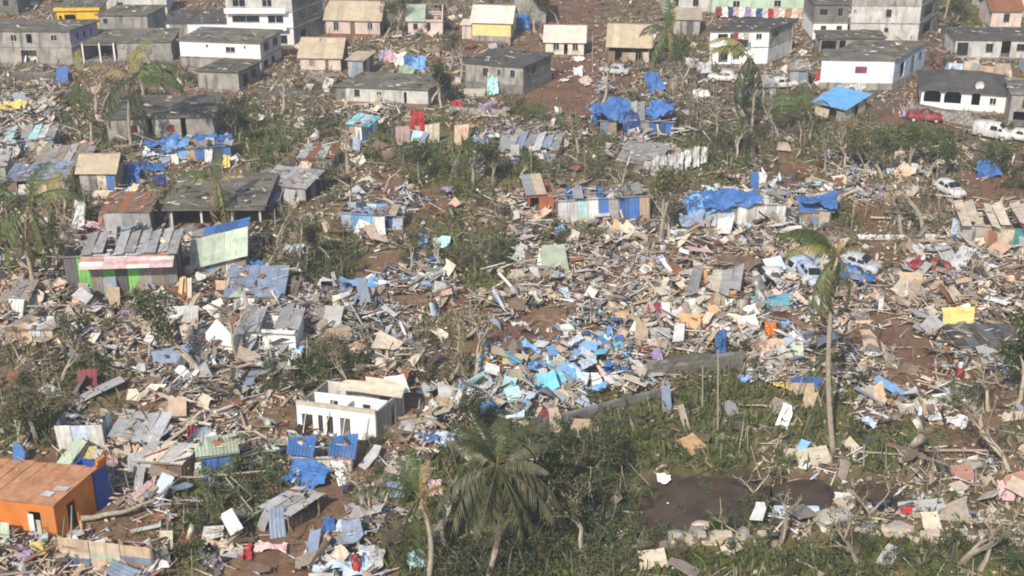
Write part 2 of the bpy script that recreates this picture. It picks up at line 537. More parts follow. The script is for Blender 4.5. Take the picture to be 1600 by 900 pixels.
# ---------------------------------------------------------------- the ground sheet and the water
def axis(lo, hi, step, far_lo, far_hi):
    a = list(np.arange(lo, hi + 1e-6, step))
    s, x = step, a[-1]
    while x < far_hi:
        s *= 1.35; x += s; a.append(x)
    s, x, pre = step, a[0], []
    while x > far_lo:
        s *= 1.35; x -= s; pre.append(x)
    return np.array(pre[::-1] + a)
gx, gy = axis(-92, 92, .8, -4000, 4000), axis(58, 240, .8, -600, 8000)
GX, GY = np.meshgrid(gx, gy)
GZ = gz(GX, GY)
nx, ny = len(gx), len(gy)
idx = np.arange(nx * ny).reshape(ny, nx)
F = np.stack([idx[:-1, :-1], idx[:-1, 1:], idx[1:, 1:], idx[1:, :-1]], -1).reshape(-1, 4)
me = bpy.data.meshes.new('ground')
me.vertices.add(nx * ny)
me.vertices.foreach_set('co', np.stack([GX, GY, GZ], -1).reshape(-1).astype(np.float32))
me.loops.add(F.size)
me.loops.foreach_set('vertex_index', F.reshape(-1).astype(np.int32))
me.polygons.add(len(F))
me.polygons.foreach_set('loop_start', np.arange(0, F.size, 4, dtype=np.int32))
me.polygons.foreach_set('use_smooth', np.ones(len(F), bool))
me.update(calc_edges=True)
cv = cover_at(GX, GY)
GRASS = dict(H=.1, D=.1, W=.04, B=.05, M=.08, T=.4, V=.9, G=.92, S=.08, K=.2, L=.45)
LITTER = dict(H=.45, D=.9, W=.95, B=.85, M=.75, T=.9, V=.5, G=.3, S=.22, K=.2, L=.6)
cc = np.zeros((ny, nx, 4), np.float32)
cc[..., 0] = np.array([GRASS[c] for c in LETTERS])[cv]
cc[..., 1] = np.array([LITTER[c] for c in LETTERS])[cv]
for poly in POOLS_AND_SHADE_W:
    cc[..., 2] = np.maximum(cc[..., 2], np.clip((1.0 - poly_dist(poly, GX, GY)) / 1.0, 0, 1))  # dark tint also rims the hollows of painted shade
cc[..., 3] = 1
for ch in (0, 1):                                    # soften the edges of the cover map
    a = cc[..., ch]
    a[1:-1, 1:-1] = (a[1:-1, 1:-1] * 2 + a[:-2, 1:-1] + a[2:, 1:-1] + a[1:-1, :-2] + a[1:-1, 2:]) / 6
ca = me.color_attributes.new('cover', 'FLOAT_COLOR', 'POINT')
ca.data.foreach_set('color', cc.reshape(-1))
structure(tag(link('ground', me, 'soil'), 'red brown soil covered in litter and patches of grass', None))
for poly, lab in zip(POOLS_AND_SHADE_W, ('wide dark muddy pool between the green thicket and the rubble', 'dark sheet of painted shade among roots and broken blocks', 'small dark sheet of painted shade beside leaning saplings', 'dark sheet of painted deep shade under the drooping palm')):
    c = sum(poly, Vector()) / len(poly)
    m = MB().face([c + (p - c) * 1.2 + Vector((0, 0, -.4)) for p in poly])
    structure(tag(m.build('water_and_shade', 'muddy_water_and_shade'), lab, None))  # only the first is a pool, the others paint shade
# dirt road climbing between the houses
ROAD = [(1362, 178, 40), (1378, 150, 36), (1396, 130, 26), (1420, 110, 22), (1444, 90, 19), (1462, 68, 17), (1476, 48, 16), (1486, 20, 15)]
V, F = [], []
_t = np.linspace(0, len(ROAD) - 1, 60)
_rx, _ry, _rw = (np.interp(_t, range(len(ROAD)), [r[k] for r in ROAD]) for k in range(3))
for x, y, w in zip(_rx, _ry, _rw):
    for j in range(13):
        p = G(x + w * (j / 12 - .5) * 1.6, y)
        V.append((p.x, p.y, gz1(p) + .04))
for i in range(len(_t) - 1):
    for j in range(12):
        a = i * 13 + j
        F.append((a, a + 1, a + 14, a + 13))
make_mat('dirt_track', (.20, .125, .085), rough=.95, scale=.5, var=.4, dirt=.2)
structure(tag(link('road', new_mesh('road', V, F), 'dirt_track'), 'brown dirt road climbing between the concrete houses', None))
# ---------------------------------------------------------------- houses
def landmark(p, phrase):
    LANDMARKS.append((p.x, p.y, phrase))
def wall_mesh(P0, U, Nn, length, z0, z1, t, ops, arch=False):
    """a wall from P0 along U with rectangular (or arched) openings cut through; Nn points into the house"""
    mb = MB()
    us = sorted({0.0, length} | {o[0] for o in ops} | {o[1] for o in ops})
    zs = sorted({z0, z1} | {o[2] for o in ops} | {o[3] for o in ops})
    hole = lambda u, z: any(o[0] < u < o[1] and o[2] < z < o[3] for o in ops)
    solid = [[not hole((us[i] + us[i + 1]) / 2, (zs[j] + zs[j + 1]) / 2) for j in range(len(zs) - 1)] for i in range(len(us) - 1)]
    P = lambda u, z, d: P0 + U * u + Nn * (d * t) + Vector((0, 0, z))
    for i in range(len(us) - 1):
        for j in range(len(zs) - 1):
            if not solid[i][j]:
                continue
            a, b, c, e = us[i], us[i + 1], zs[j], zs[j + 1]
            mb.face([P(a, c, 0), P(b, c, 0), P(b, e, 0), P(a, e, 0)])
            mb.face([P(b, c, 1), P(a, c, 1), P(a, e, 1), P(b, e, 1)])
            if i == 0 or not solid[i - 1][j]:
                mb.face([P(a, c, 1), P(a, c, 0), P(a, e, 0), P(a, e, 1)])
            if i == len(us) - 2 or not solid[i + 1][j]:
                mb.face([P(b, c, 0), P(b, c, 1), P(b, e, 1), P(b, e, 0)])
            if j == 0 or not solid[i][j - 1]:
                mb.face([P(a, c, 1), P(b, c, 1), P(b, c, 0), P(a, c, 0)])
            if j == len(zs) - 2 or not solid[i][j + 1]:
                mb.face([P(a, e, 0), P(b, e, 0), P(b, e, 1), P(a, e, 1)])
    return mb
class House:
    def __init__(s, name, label, short, cat, bl, br, top=None, D=6.0, bk=None, H=None, group=None):
        s.A, B = G(*bl), G(*br)
        s.L = (B - s.A).length
        s.ex = (B - s.A) / s.L
        s.B = B
        if bk:
            C = G(*bk)
            s.D = (C - B).length
            s.ey = (C - B) / s.D
        else:
            s.D = D
            s.ey = Vector((-s.ex.y, s.ex.x, 0))
        s.H = H if H else height(bl, top)
        s.root = empty(name, s.A, label, cat, group)
        s.ctr = s.A + s.ex * s.L / 2 + s.ey * s.D / 2
        FOOT.append((s.A.copy(), s.ex, s.ey, s.L, s.D, s.H))
        landmark(s.ctr, short)
    def p(s, x, y, z=0.0):
        return s.ex * x + s.ey * y + Vector((0, 0, z))
    def slab(s, name, x0, x1, y0, y1, z0, z1, mat, parent=None):
        m = MB().hexa([s.p(x0, y0, z0), s.p(x1, y0, z0), s.p(x1, y1, z0), s.p(x0, y1, z0), s.p(x0, y0, z1), s.p(x1, y0, z1), s.p(x1, y1, z1), s.p(x0, y1, z1)])
        return m.build(name, mat, parent or s.root)
    def side(s, face):
        t = .16
        return {'F': (s.p(0, 0), s.ex, s.ey, s.L), 'R': (s.p(s.L, t), s.ey, -s.ex, s.D - 2 * t), 'B': (s.p(s.L, s.D), -s.ex, -s.ey, s.L), 'L': (s.p(0, s.D - t), -s.ey, s.ex, s.D - 2 * t)}[face]
    def walls(s, z0, z1, mats, ops=(), faces='FRBL', shutters=None):
        t = .16
        h = z1 - max(z0, 0)
        zb = max(z0, 0)
        for f in faces:
            P0, U, Nn, ln = s.side(f)
            oo = []
            for o in ops:
                if o[0] == f:
                    oo.append((o[1] * ln, o[2] * ln, zb + o[3] * h, zb + o[4] * h))
            mat = mats.get(f, mats['F'])
            w = wall_mesh(P0, U, Nn, ln, z0, z1, t, oo).build('wall', mat, s.root)
            k = 0
            for o in ops:
                if o[0] != f:
                    continue
                u0, u1, a, b = oo[k]
                k += 1
                kind = o[5]
                if kind == 'o':
                    continue
                q = lambda u, z, d: P0 + U * u + Nn * d + Vector((0, 0, z))
                def bx(u0, u1, z0, z1, d0, d1):
                    return MB().hexa([q(u0, z0, d0), q(u1, z0, d0), q(u1, z0, d1), q(u0, z0, d1), q(u0, z1, d0), q(u1, z1, d0), q(u1, z1, d1), q(u0, z1, d1)])
                if kind == 'd':
                    dd = bx(u0 + .02, u1 - .02, a + .01, b - .02, .06, .10).build('door', o[6] if len(o) > 6 else 'brown', s.root)
                    bx(u1 - .14, u1 - .08, (a + b) / 2, (a + b) / 2 + .05, .03, .06).build('handle', 'silver', dd)
                elif kind == 'r':
                    sh = MB()
                    nsl = max(3, int((b - a) / .12))
                    wn_ = bx(u0 + .01, u1 - .01, a + .01, b - .01, .085, .10).build('window', o[6] if len(o) > 6 else 'maroon', s.root)
                    for c in range(2):
                        c0, c1 = u0 + .02 + (u1 - u0) * c / 2, u0 - .02 + (u1 - u0) * (c + 1) / 2
                        bx(c0, c1, a + .03, b - .03, .04, .08).build('shutter', o[6] if len(o) > 6 else 'maroon', wn_)
                elif kind in ('w', 'b'):
                    fr = 'white' if kind == 'w' else 'darkgrey'
                    wd = bx(u0, u1, a, a + .05, .02, .1).build('window', fr, s.root)
                    for args in ((u0, u1, b - .05, b, .02, .1), (u0, u0 + .05, a + .05, b - .05, .02, .1), (u1 - .05, u1, a + .05, b - .05, .02, .1), ((u0 + u1) / 2 - .025, (u0 + u1) / 2 + .025, a + .05, b - .05, .03, .09)):
                        bx(*args).build('frame', fr, wd)
                    bx(u0 + .05, (u0 + u1) / 2 - .025, a + .05, b - .05, .05, .065).build('pane', 'pane', wd)
                    bx((u0 + u1) / 2 + .025, u1 - .05, a + .05, b - .05, .05, .065).build('pane', 'pane', wd)
                    bx(u0 - .06, u1 + .06, a - .06, a, -.06, .02).build('sill', 'concrete', wd)
    def foundation(s, h, mat='concrete_dark', out=.06):
        return s.slab('foundation', -out, s.L + out, -out, s.D + out, -.6, h, mat)
    def flat_roof(s, z, mat='roof_concrete', out=.25, th=.16, litter=12, rim=True, seed=1):
        r = s.slab('roof', -out, s.L + out, -out, s.D + out, z, z + th, mat)
        rr = random.Random(seed + int(s.L * 100))
        if rim:
            for a in ((-out, s.L + out, -out, -out + .14), (-out, s.L + out, s.D + out - .14, s.D + out)):
                s.slab('parapet', a[0], a[1], a[2], a[3], z + th, z + th + .12, mat, r)
        n = int(s.L * s.D * .16) + litter
        pos, size, cols, rot = [], [], [], []
        for i in range(n):
            q = s.p(rr.uniform(0, s.L), rr.uniform(.2, s.D), z + th + .06)
            pos.append(q)
            k = rr.random()
            size.append((rr.uniform(.06, .14), rr.uniform(.6, 2.2), .05) if k < .55 else (rr.uniform(.2, .8), rr.uniform(.2, 1.0), .06))
            cols.append(rr.choice([COLOUR['greywood'], COLOUR['tan'], COLOUR['darkwood'], COLOUR['grey'], COLOUR['cream'], (.1, .1, .05)]))
            rot.append((rr.gauss(0, .08), rr.gauss(0, .08), rr.uniform(0, 6.28)))
        rot = np.array(rot)
        o = mass('roof_debris', BOX_V, BOX_F, np.array([tuple(q) for q in pos]), np.array(size), euler_mats(rot[:, 0], rot[:, 1], rot[:, 2]), np.array(cols), 'pieces', .2, s.root)
        o['kind'] = 'stuff'
        return r
    def gable_roof(s, z, rise, mat, out=.35, missing=(), sheet=.95, wallmat=None, dark=True):
        D2 = s.D / 2
        sl = rise / D2
        rf = MB()
        rf.bar(s.p(-out, D2, z + rise + .05), s.p(s.L + out, D2, z + rise + .05), .07, 6)
        for k in (0, .5):
            for sg in (0, 1):
                y = -out * .7 + (D2) * k if sg == 0 else s.D + out * .7 - D2 * k
                zz = z + (min(y, s.D - y)) * sl - .02
                rf.bar(s.p(-out * .8, y, zz), s.p(s.L + out * .8, y, zz), .04, 4)
        roof = rf.build('roof', 'greywood', s.root)
        n = max(2, round((s.L + 2 * out) / sheet))
        w = (s.L + 2 * out) / n
        for i in range(n):
            x0, x1 = -out + i * w, -out + (i + 1) * w - .005
            for sg in (0, 1):
                if (sg, i) in missing:
                    continue
                mb = MB()
                ye, yr = (-out, D2) if sg == 0 else (s.D + out, D2)
                a, b = s.p(x0, ye, z - out * sl + .04), s.p(x1, ye, z - out * sl + .04)
                c, d = s.p(x1, yr, z + rise + .04), s.p(x0, yr, z + rise + .04)
                if sg == 0:
                    corrugated(mb, a, b, c, d, 4, .022)
                else:
                    corrugated(mb, b, a, d, c, 4, .022)
                mb.build('roofing_sheet', mat, roof)
        if wallmat:
            for x in (0.0, s.L - .16):
                MB().hexa([s.p(x, .0, z), s.p(x + .16, .0, z), s.p(x + .16, s.D, z), s.p(x, s.D, z), s.p(x, D2 - .01, z + rise - .05), s.p(x + .16, D2 - .01, z + rise - .05), s.p(x + .16, D2 + .01, z + rise - .05), s.p(x, D2 + .01, z + rise - .05)]).build('gable', wallmat, s.root)
        return roof
    def shed_roof(s, z0, z1, mat, out=.3, missing=(), sheet=.95, mats=None, seed=0, wob=.0):
        rr = random.Random(seed + int(s.L * 77))
        rf = MB()
        for k in (0.02, .5, .98):
            y = -out + (s.D + 2 * out) * k
            zz = z0 + (z1 - z0) * (y / s.D) - .03
            rf.bar(s.p(-out, y, zz), s.p(s.L + out, y, zz), .04, 4)
        for x in (0, s.L):
            rf.bar(s.p(x, -out, z0 - (z1 - z0) / s.D * out - .03), s.p(x, s.D + out, z1 + (z1 - z0) / s.D * out - .03), .05, 4)
        roof = rf.build('roof', 'greywood', s.root)
        n = max(2, round((s.L + 2 * out) / sheet))
        w = (s.L + 2 * out) / n
        e = (z1 - z0) / s.D * out
        for i in range(n):
            if i in missing:
                continue
            x0, x1 = -out + i * w, -out + (i + 1) * w - .005
            j = [rr.uniform(-wob, wob) for _ in range(4)]
            mb = MB()
            corrugated(mb, s.p(x0, -out + j[0], z0 - e + .04 + abs(j[1])), s.p(x1, -out + j[0], z0 - e + .04 + abs(j[2]) * .6), s.p(x1, s.D + out + j[3], z1 + e + .04 + abs(j[2])), s.p(x0, s.D + out + j[3], z1 + e + .04), 4, .022)
            mb.build('roofing_sheet', mats[i % len(mats)] if mats else mat, roof)
        return roof
    def panels(s, face, z0, z1, mats, width=1.0, missing=(), seed=0, lean=.0, ragged=.0):
        """a shack wall: one sheet after the other, each its own piece"""
        rr = random.Random(seed * 13 + 5 + ord(face) + int(s.L * 31))
        P0, U, Nn, ln = s.side(face)
        n = max(1, round(ln / width))
        w = ln / n
        for i in range(n):
            if i in missing:
                continue
            dl, dh = rr.uniform(-lean, lean), rr.uniform(-ragged, ragged)
            q = lambda u, z, d: P0 + U * u + Nn * d + Vector((0, 0, z))
            a, b = i * w + .01, (i + 1) * w - .01
            mb = MB()
            corrugated(mb, q(a, z0, 0), q(b, z0, 0), q(b, z1 + dh, dl), q(a, z1 + dh * .6, dl), 3, .018, thick=.02)
            mb.build('wall_panel', mats[i % len(mats)] if not callable(mats) else mats(i), s.root)
    def settle(s, a=3.2):
        rr = random.Random(int(s.L * 313))
        s.root.location.z -= .22
        s.root.rotation_euler = (R(rr.uniform(-a, a)), R(rr.uniform(-a, a)), R(rr.uniform(-2, 2)))
    def strew(s, z, slope):
        rr = random.Random(int(s.L * 191))
        n = int(s.L * s.D * .9) + 6
        pos, size, cols, rot = [], [], [], []
        for i in range(n):
            y = rr.uniform(-.2, s.D)
            pos.append(tuple(s.p(rr.uniform(-.2, s.L + .2), y, z + slope * y / s.D + .13)))
            size.append((rr.uniform(.05, .14), rr.uniform(.6, 2.2), .05) if rr.random() < .6 else (rr.uniform(.2, .7), rr.uniform(.3, 1.0), .04))
            cols.append(COLOUR[rr.choice(['greywood', 'tan', 'palewood', 'grey', 'cream', 'brown', 'silver', 'rust'])])
            rot.append((math.atan2(slope, s.D) + rr.gauss(0, .06), rr.gauss(0, .08), rr.uniform(0, 6.28)))
        rot = np.array(rot)
        o = mass('roof_debris', BOX_V, BOX_F, np.array(pos), np.array(size), euler_mats(rot[:, 0], rot[:, 1], rot[:, 2]), np.array(cols), 'pieces', .25, s.root)
        o['kind'] = 'stuff'
    def posts(s, z, r=.06, mat='greywood', ins=.04):
        for x, y in ((ins, ins), (s.L - ins, ins), (s.L - ins, s.D - ins), (ins, s.D - ins)):
            MB().bar(s.p(x, y, -.4), s.p(x, y, z), r).build('post', mat, s.root)
FOOT, CLEAR, LEAN = [], [], []
STOREY = 'concrete'

def block_house(name, label, short, bl, br, top=None, D=7, bk=None, H=None, storeys=None, ops=(), roof='roof_concrete', base=.25, basemat='concrete_dark', seed=0, out=.25, cat='house'):
    """flat-roofed house; storeys: list of (share of the height, {face: material}); ops: (storey, face, u0, u1, z0, z1, kind[, material])"""
    h = House(name, label, short, cat, bl, br, top, D, bk, H)
    h.foundation(base, basemat)
    z = base
    n = len(storeys)
    for k, (share, mats) in enumerate(storeys):
        z2 = base + (h.H - base) * sum(q[0] for q in storeys[:k + 1])
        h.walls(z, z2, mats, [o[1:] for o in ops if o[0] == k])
        if k < n - 1:
            h.slab('floor_slab', -.1, h.L + .1, -.1, h.D + .1, z2, z2 + .14, 'concrete')
            z = z2 + .14
    if roof:
        h.flat_roof(h.H, roof, seed=seed, out=out)
    return h
C1 = {'F': 'concrete'}
block_house('concrete_house', 'dark grey concrete house cut off by the upper corner beside the yellow house', 'the dark corner house', (-60, 24), (29, 22), -12, 8, storeys=[(1, {'F': 'concrete_dark'})], ops=[(0, 'F', .75, .85, .3, .6, 'b')])
h = block_house('yellow_house', 'bright golden yellow house front with dark open bays and a yellow parapet', 'the golden yellow house front', (92, 50), (157, 49), 17, 6, storeys=[(1, {'F': 'wall_gold'})], ops=[(0, 'F', .05, .12, .25, .75, 'o'), (0, 'F', .18, .45, .25, .8, 'o'), (0, 'F', .55, .92, .35, .55, 'b')])
h.slab('parapet', -.3, h.L + .3, -.3, -.1, h.H, h.H + .45, 'wall_gold')
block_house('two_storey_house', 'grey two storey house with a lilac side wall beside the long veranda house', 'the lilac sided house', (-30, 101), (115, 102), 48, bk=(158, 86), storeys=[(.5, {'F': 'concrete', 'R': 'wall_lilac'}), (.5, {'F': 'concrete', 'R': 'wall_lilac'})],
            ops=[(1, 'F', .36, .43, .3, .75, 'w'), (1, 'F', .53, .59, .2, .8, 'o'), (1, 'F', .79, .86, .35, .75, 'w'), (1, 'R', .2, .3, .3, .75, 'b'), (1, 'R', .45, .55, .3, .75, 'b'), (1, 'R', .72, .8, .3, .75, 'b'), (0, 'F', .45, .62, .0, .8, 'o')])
block_house('block_house', 'plain grey block house with one small black window behind the long veranda house', 'the plain grey block house', (158, 69), (234, 69), 24, bk=(262, 55), storeys=[(.5, C1), (.5, C1)], ops=[(1, 'F', .1, .19, .35, .75, 'b')])
h = block_house('veranda_house', 'long low concrete house with white veranda posts beneath the plain block house', 'the long veranda house', (131, 98), (270, 96), 67, 6.5, storeys=[(1, {'F': 'concrete', 'R': 'concrete_dark'})], ops=[(0, 'F', .02, .18, .05, .85, 'o'), (0, 'F', .2, .34, .05, .85, 'o'), (0, 'F', .36, .39, .05, .9, 'o'), (0, 'F', .6, .66, .35, .75, 'b')])  # right wall in darker concrete, its shade put into the colour
for u in (.0, .19, .35):
    h.slab('veranda_post', h.L * u, h.L * u + .18, -.22, -.04, 0, h.H - .02, 'whitewash')
block_house('low_house', 'low grey house with a white and pale blue right half behind the white house', 'the half white low house', (262, 64), (364, 64), 36, 7, storeys=[(1, {'F': 'wall_ice'})], ops=[(0, 'F', .05, .32, .05, .92, 'r', 'concrete'), (0, 'F', .47, .55, .3, .7, 'b')], roof='roof_dark')
h = block_house('three_storey_building', 'tall white three storey building with balconies and a side wall darkened as shade', 'the tall white building', (358, 73), (460, 73), -6, bk=(508, 52), storeys=[(.34, {'F': 'whitewash', 'R': 'concrete_dark'}), (.33, {'F': 'whitewash', 'R': 'concrete_dark'}), (.33, {'F': 'whitewash_old', 'R': 'concrete_dark'})],  # right walls swap whitewash for dark concrete to paint their shade
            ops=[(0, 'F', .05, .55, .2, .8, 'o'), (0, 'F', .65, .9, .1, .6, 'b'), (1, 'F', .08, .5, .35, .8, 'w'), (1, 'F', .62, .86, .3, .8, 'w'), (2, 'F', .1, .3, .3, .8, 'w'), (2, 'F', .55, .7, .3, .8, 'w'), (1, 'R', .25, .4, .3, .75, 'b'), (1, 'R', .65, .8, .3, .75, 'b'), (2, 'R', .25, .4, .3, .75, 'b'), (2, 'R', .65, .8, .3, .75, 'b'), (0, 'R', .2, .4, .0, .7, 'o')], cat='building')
for k in (1, 2):
    zz = h.H * k * .335
    h.slab('balcony', .2, h.L * .95, -.9, -.1, zz + .1, zz + .2, 'whitewash')
    h.slab('balcony_wall', .2, h.L * .95, -.9, -.8, zz + .2, zz + .85, 'whitewash')
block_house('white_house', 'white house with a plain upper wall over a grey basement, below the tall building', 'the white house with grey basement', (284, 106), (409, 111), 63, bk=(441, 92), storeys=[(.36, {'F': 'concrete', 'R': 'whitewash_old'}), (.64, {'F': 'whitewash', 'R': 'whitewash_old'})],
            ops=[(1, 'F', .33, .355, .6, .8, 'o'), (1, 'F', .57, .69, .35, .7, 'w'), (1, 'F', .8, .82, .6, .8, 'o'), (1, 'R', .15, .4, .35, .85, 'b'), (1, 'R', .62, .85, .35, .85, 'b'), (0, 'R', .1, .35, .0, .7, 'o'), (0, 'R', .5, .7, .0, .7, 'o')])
block_house('concrete_hut', 'small bare concrete hut with a blank front below the white house', 'the blank concrete hut', (311, 141), (374, 143), 111, bk=(408, 127), storeys=[(1, {'F': 'concrete', 'R': 'concrete_dark'})], ops=[(0, 'R', .2, .45, .0, .75, 'o'), (0, 'R', .6, .85, .3, .75, 'o')], cat='hut')  # dark right wall is shade put into the material
h = House('gabled_house', 'pink house with a wide tan gabled roof beside the tall white building', 'the pink gabled house', 'house', (510, 56), (594, 58), 29, 6.5)
h.foundation(.4, 'brick_red')
h.walls(.4, h.H, {'F': 'wall_pink', 'R': 'concrete_dark'}, [('F', .14, .24, .2, .8, 'w'), ('F', .45, .54, .0, .8, 'd'), ('F', .77, .87, .3, .8, 'w')])  # right wall takes a painted shade tone instead of pink
h.gable_roof(h.H, 1.9, 'roof_tan', wallmat='concrete_dark')  # gable ends carry the same painted shade tone
for u in (.02, .98):
    h.slab('porch_post', h.L * u, h.L * u + .1, -1.1, -1.0, -.3, h.H - .5, 'greywood')
h = House('damaged_hut', 'pinkish hut with a torn green grey roof among bare trees', 'the torn green roof hut', 'hut', (638, 56), (692, 56), 31, 5.5)
h.foundation(.2)
h.walls(.2, h.H, {'F': 'wall_pink'}, [('F', .55, .65, .0, .8, 'o'), ('F', .15, .28, .35, .75, 'b')])
h.gable_roof(h.H, 1.6, 'roof_green', missing=((0, 3), (0, 4), (0, 5), (1, 3), (1, 4)), wallmat='wall_pink')
h = House('yellow_wall_house', 'pale yellow house with a clean cream gabled roof on concrete footing', 'the pale yellow house', 'house', (738, 63), (798, 65), 33, 6)
h.foundation(.75, 'concrete')
h.walls(.75, h.H, {'F': 'wall_yellow', 'R': 'wall_yellow'}, [('R', .3, .5, .1, .8, 'd')])
h.gable_roof(h.H, 1.7, 'roof_cream', wallmat='wall_yellow')
h.slab('side_annex', -1.6, -.2, .6, 3.5, -.3, h.H * .75, 'wall_pink')
h.slab('annex_roof', -1.9, -.1, .3, 3.8, h.H * .75, h.H * .75 + .1, 'roof_cream')
h = House('tan_roof_house', 'pinkish house with a tan gabled roof beside the grey metal shed', 'the tan roofed pinkish house', 'house', (470, 112), (533, 113), 88, 6)
h.foundation(.3)
h.walls(.3, h.H, {'F': 'wall_pink', 'R': 'darkwood'}, [('F', .22, .36, .25, .75, 'r', 'greywood'), ('F', .62, .7, .0, .75, 'd')])  # dark brown on the right wall paints the shade of that side
h.gable_roof(h.H, 1.8, 'roof_tan', wallmat='darkwood')  # gable ends repeat the painted shade colour
h = House('metal_shed', 'small grey metal shed against the tan roofed house', 'the small grey metal shed', 'shed', (544, 120), (568, 121), 93, bk=(584, 112))
h.posts(h.H)
h.panels('F', 0, h.H, ['grey', 'bluegrey'], .8)
h.panels('R', 0, h.H, ['darkgrey', 'grey'], .9)
h.panels('L', 0, h.H, ['grey'], .9)
h.panels('B', 0, h.H, ['grey'], .9)
h.shed_roof(h.H, h.H + .3, 'roof_tan')
block_house('long_low_house', 'long low house with a dirty white front under a mossy flat roof', 'the long mossy roofed house', (526, 163), (669, 169), 135, bk=(706, 149), base=.5, basemat='brown', storeys=[(1, {'F': 'whitewash_old', 'R': 'concrete_dark'})],  # shaded right wall painted with a darker material than the front
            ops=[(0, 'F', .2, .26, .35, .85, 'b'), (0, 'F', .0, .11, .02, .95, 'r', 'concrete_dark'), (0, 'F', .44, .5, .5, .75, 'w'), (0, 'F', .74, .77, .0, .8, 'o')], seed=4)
block_house('concrete_house', 'grey concrete house on stilted walls with a dark side, beside the red soil clearing', 'the concrete house by the clearing', (728, 141), (817, 149), 98, bk=(861, 128), base=1.3, basemat='concrete_dark', storeys=[(1, {'F': 'concrete', 'R': 'concrete_dark'})],  # darker copy on the right wall paints its shade
            ops=[(0, 'F', .3, .4, .35, .8, 'b'), (0, 'F', .56, .61, .45, .75, 'b'), (0, 'F', .78, .86, .4, .8, 'b'), (0, 'R', .3, .45, .35, .8, 'b')], roof='roof_dark')
h = House('cream_cottage', 'cream cottage with a pale gabled roof beside the tan roofed hut', 'the cream cottage', 'house', (852, 88), (912, 89), 64, 6)
h.foundation(.3)
h.walls(.3, h.H, {'F': 'cream', 'R': 'whitewash_old'}, [('F', .2, .36, .3, .85, 'w'), ('F', .48, .58, .0, .8, 'o'), ('F', .7, .85, .3, .85, 'w'), ('R', .4, .6, .0, .8, 'o')])
h.gable_roof(h.H, 1.5, 'roof_cream', wallmat='whitewash_old')
h = House('tan_roof_hut', 'brown timber hut under a weathered tan roof with its front torn open', 'the torn open tan roofed hut', 'hut', (950, 96), (1014, 98), 70, 5.5)
h.posts(h.H)
h.panels('B', 0, h.H, ['brown', 'darkwood'], 1)
h.panels('R', 0, h.H, ['brown', 'tan'], 1)
h.panels('L', 0, h.H, ['brown', 'cream'], 1)
h.panels('F', 0, h.H * .55, ['brown', 'cream', 'tan', 'cream'], .9, missing=(1, 4), ragged=.3)
h.gable_roof(h.H, 2.3, 'roof_tan')
h = block_house('white_two_storey_house', 'white two storey house with a dark roof and clothes on its balcony', 'the white two storey house', (1107, 103), (1198, 102), 48, bk=(1236, 86), storeys=[(.48, {'F': 'whitewash', 'R': 'whitewash_old'}), (.52, {'F': 'whitewash', 'R': 'concrete'})],
            ops=[(0, 'F', .0, .06, .05, .9, 'o'), (0, 'F', .16, .32, .1, .9, 'o'), (0, 'F', .4, .52, .3, .75, 'w'), (1, 'F', .13, .3, .45, .8, 'b'), (1, 'F', .78, .88, .45, .8, 'w'), (1, 'F', .34, .66, .15, .8, 'o'), (1, 'R', .2, .4, .4, .8, 'b')], roof='roof_dark', out=.5)
h.slab('balcony_wall', h.L * .33, h.L * .67, -.5, -.42, h.H * .55, h.H * .75, 'darkgrey')
h.slab('balcony', h.L * .3, h.L * .7, -.55, -.1, h.H * .5, h.H * .53, 'whitewash')
h = House('grey_shed', 'low grey shed with a brown sheet roof behind the blown coconut palm', 'the low grey shed', 'shed', (1052, 54), (1093, 55), 30, 5)
h.posts(h.H)
for f in 'FRBL':
    h.panels(f, 0, h.H, ['grey', 'concrete', 'darkgrey'], 1.0)
h.shed_roof(h.H, h.H + .5, 'roof_tan')
block_house('mint_building', 'mint green building at the upper edge behind the laundry', 'the mint green building', (1112, 22), (1272, 20), -6, 8, storeys=[(1, {'F': 'wall_mint'})], ops=[(0, 'F', .2, .27, .3, .7, 'w'), (0, 'F', .6, .67, .3, .7, 'w')], cat='building')
block_house('narrow_house', 'narrow two storey house, dark grey above and white below', 'the narrow grey and white house', (1269, 64), (1322, 64), 7, 8, storeys=[(.46, {'F': 'whitewash'}), (.54, {'F': 'concrete_dark'})], ops=[(0, 'F', .22, .38, .6, .85, 'b'), (0, 'F', .68, .84, .6, .85, 'b'), (1, 'F', .15, .38, .4, .75, 'b'), (1, 'F', .68, .82, .35, .8, 'b')])
block_house('apartment_block', 'wide pale concrete block of three storeys above the white house with red window', 'the wide pale concrete block', (1326, 65), (1433, 66), -14, bk=(1463, 47), storeys=[(.34, {'F': 'whitewash_old', 'R': 'concrete_dark'}), (.36, {'F': 'whitewash_old', 'R': 'concrete_dark'}), (.3, {'F': 'concrete', 'R': 'concrete_dark'})],  # right walls coloured dark so shade is part of the material
            ops=[(0, 'F', .15, .27, .5, .65, 'b'), (0, 'F', .5, .56, .5, .75, 'b'), (1, 'F', .5, .58, .35, .8, 'b'), (1, 'F', .03, .07, .6, .8, 'w'), (1, 'R', .2, .7, .1, .8, 'o'), (0, 'R', .2, .7, .1, .8, 'o')], cat='building')
block_house('annex_house', 'low grey annex with a mossy roof between the pale block and the red window house', 'the low mossy annex', (1280, 84), (1380, 84), 60, 3.5, storeys=[(1, C1)], ops=[(0, 'F', .02, .25, .0, .85, 'o'), (0, 'F', .3, .4, .0, .85, 'o')], cat='annex')
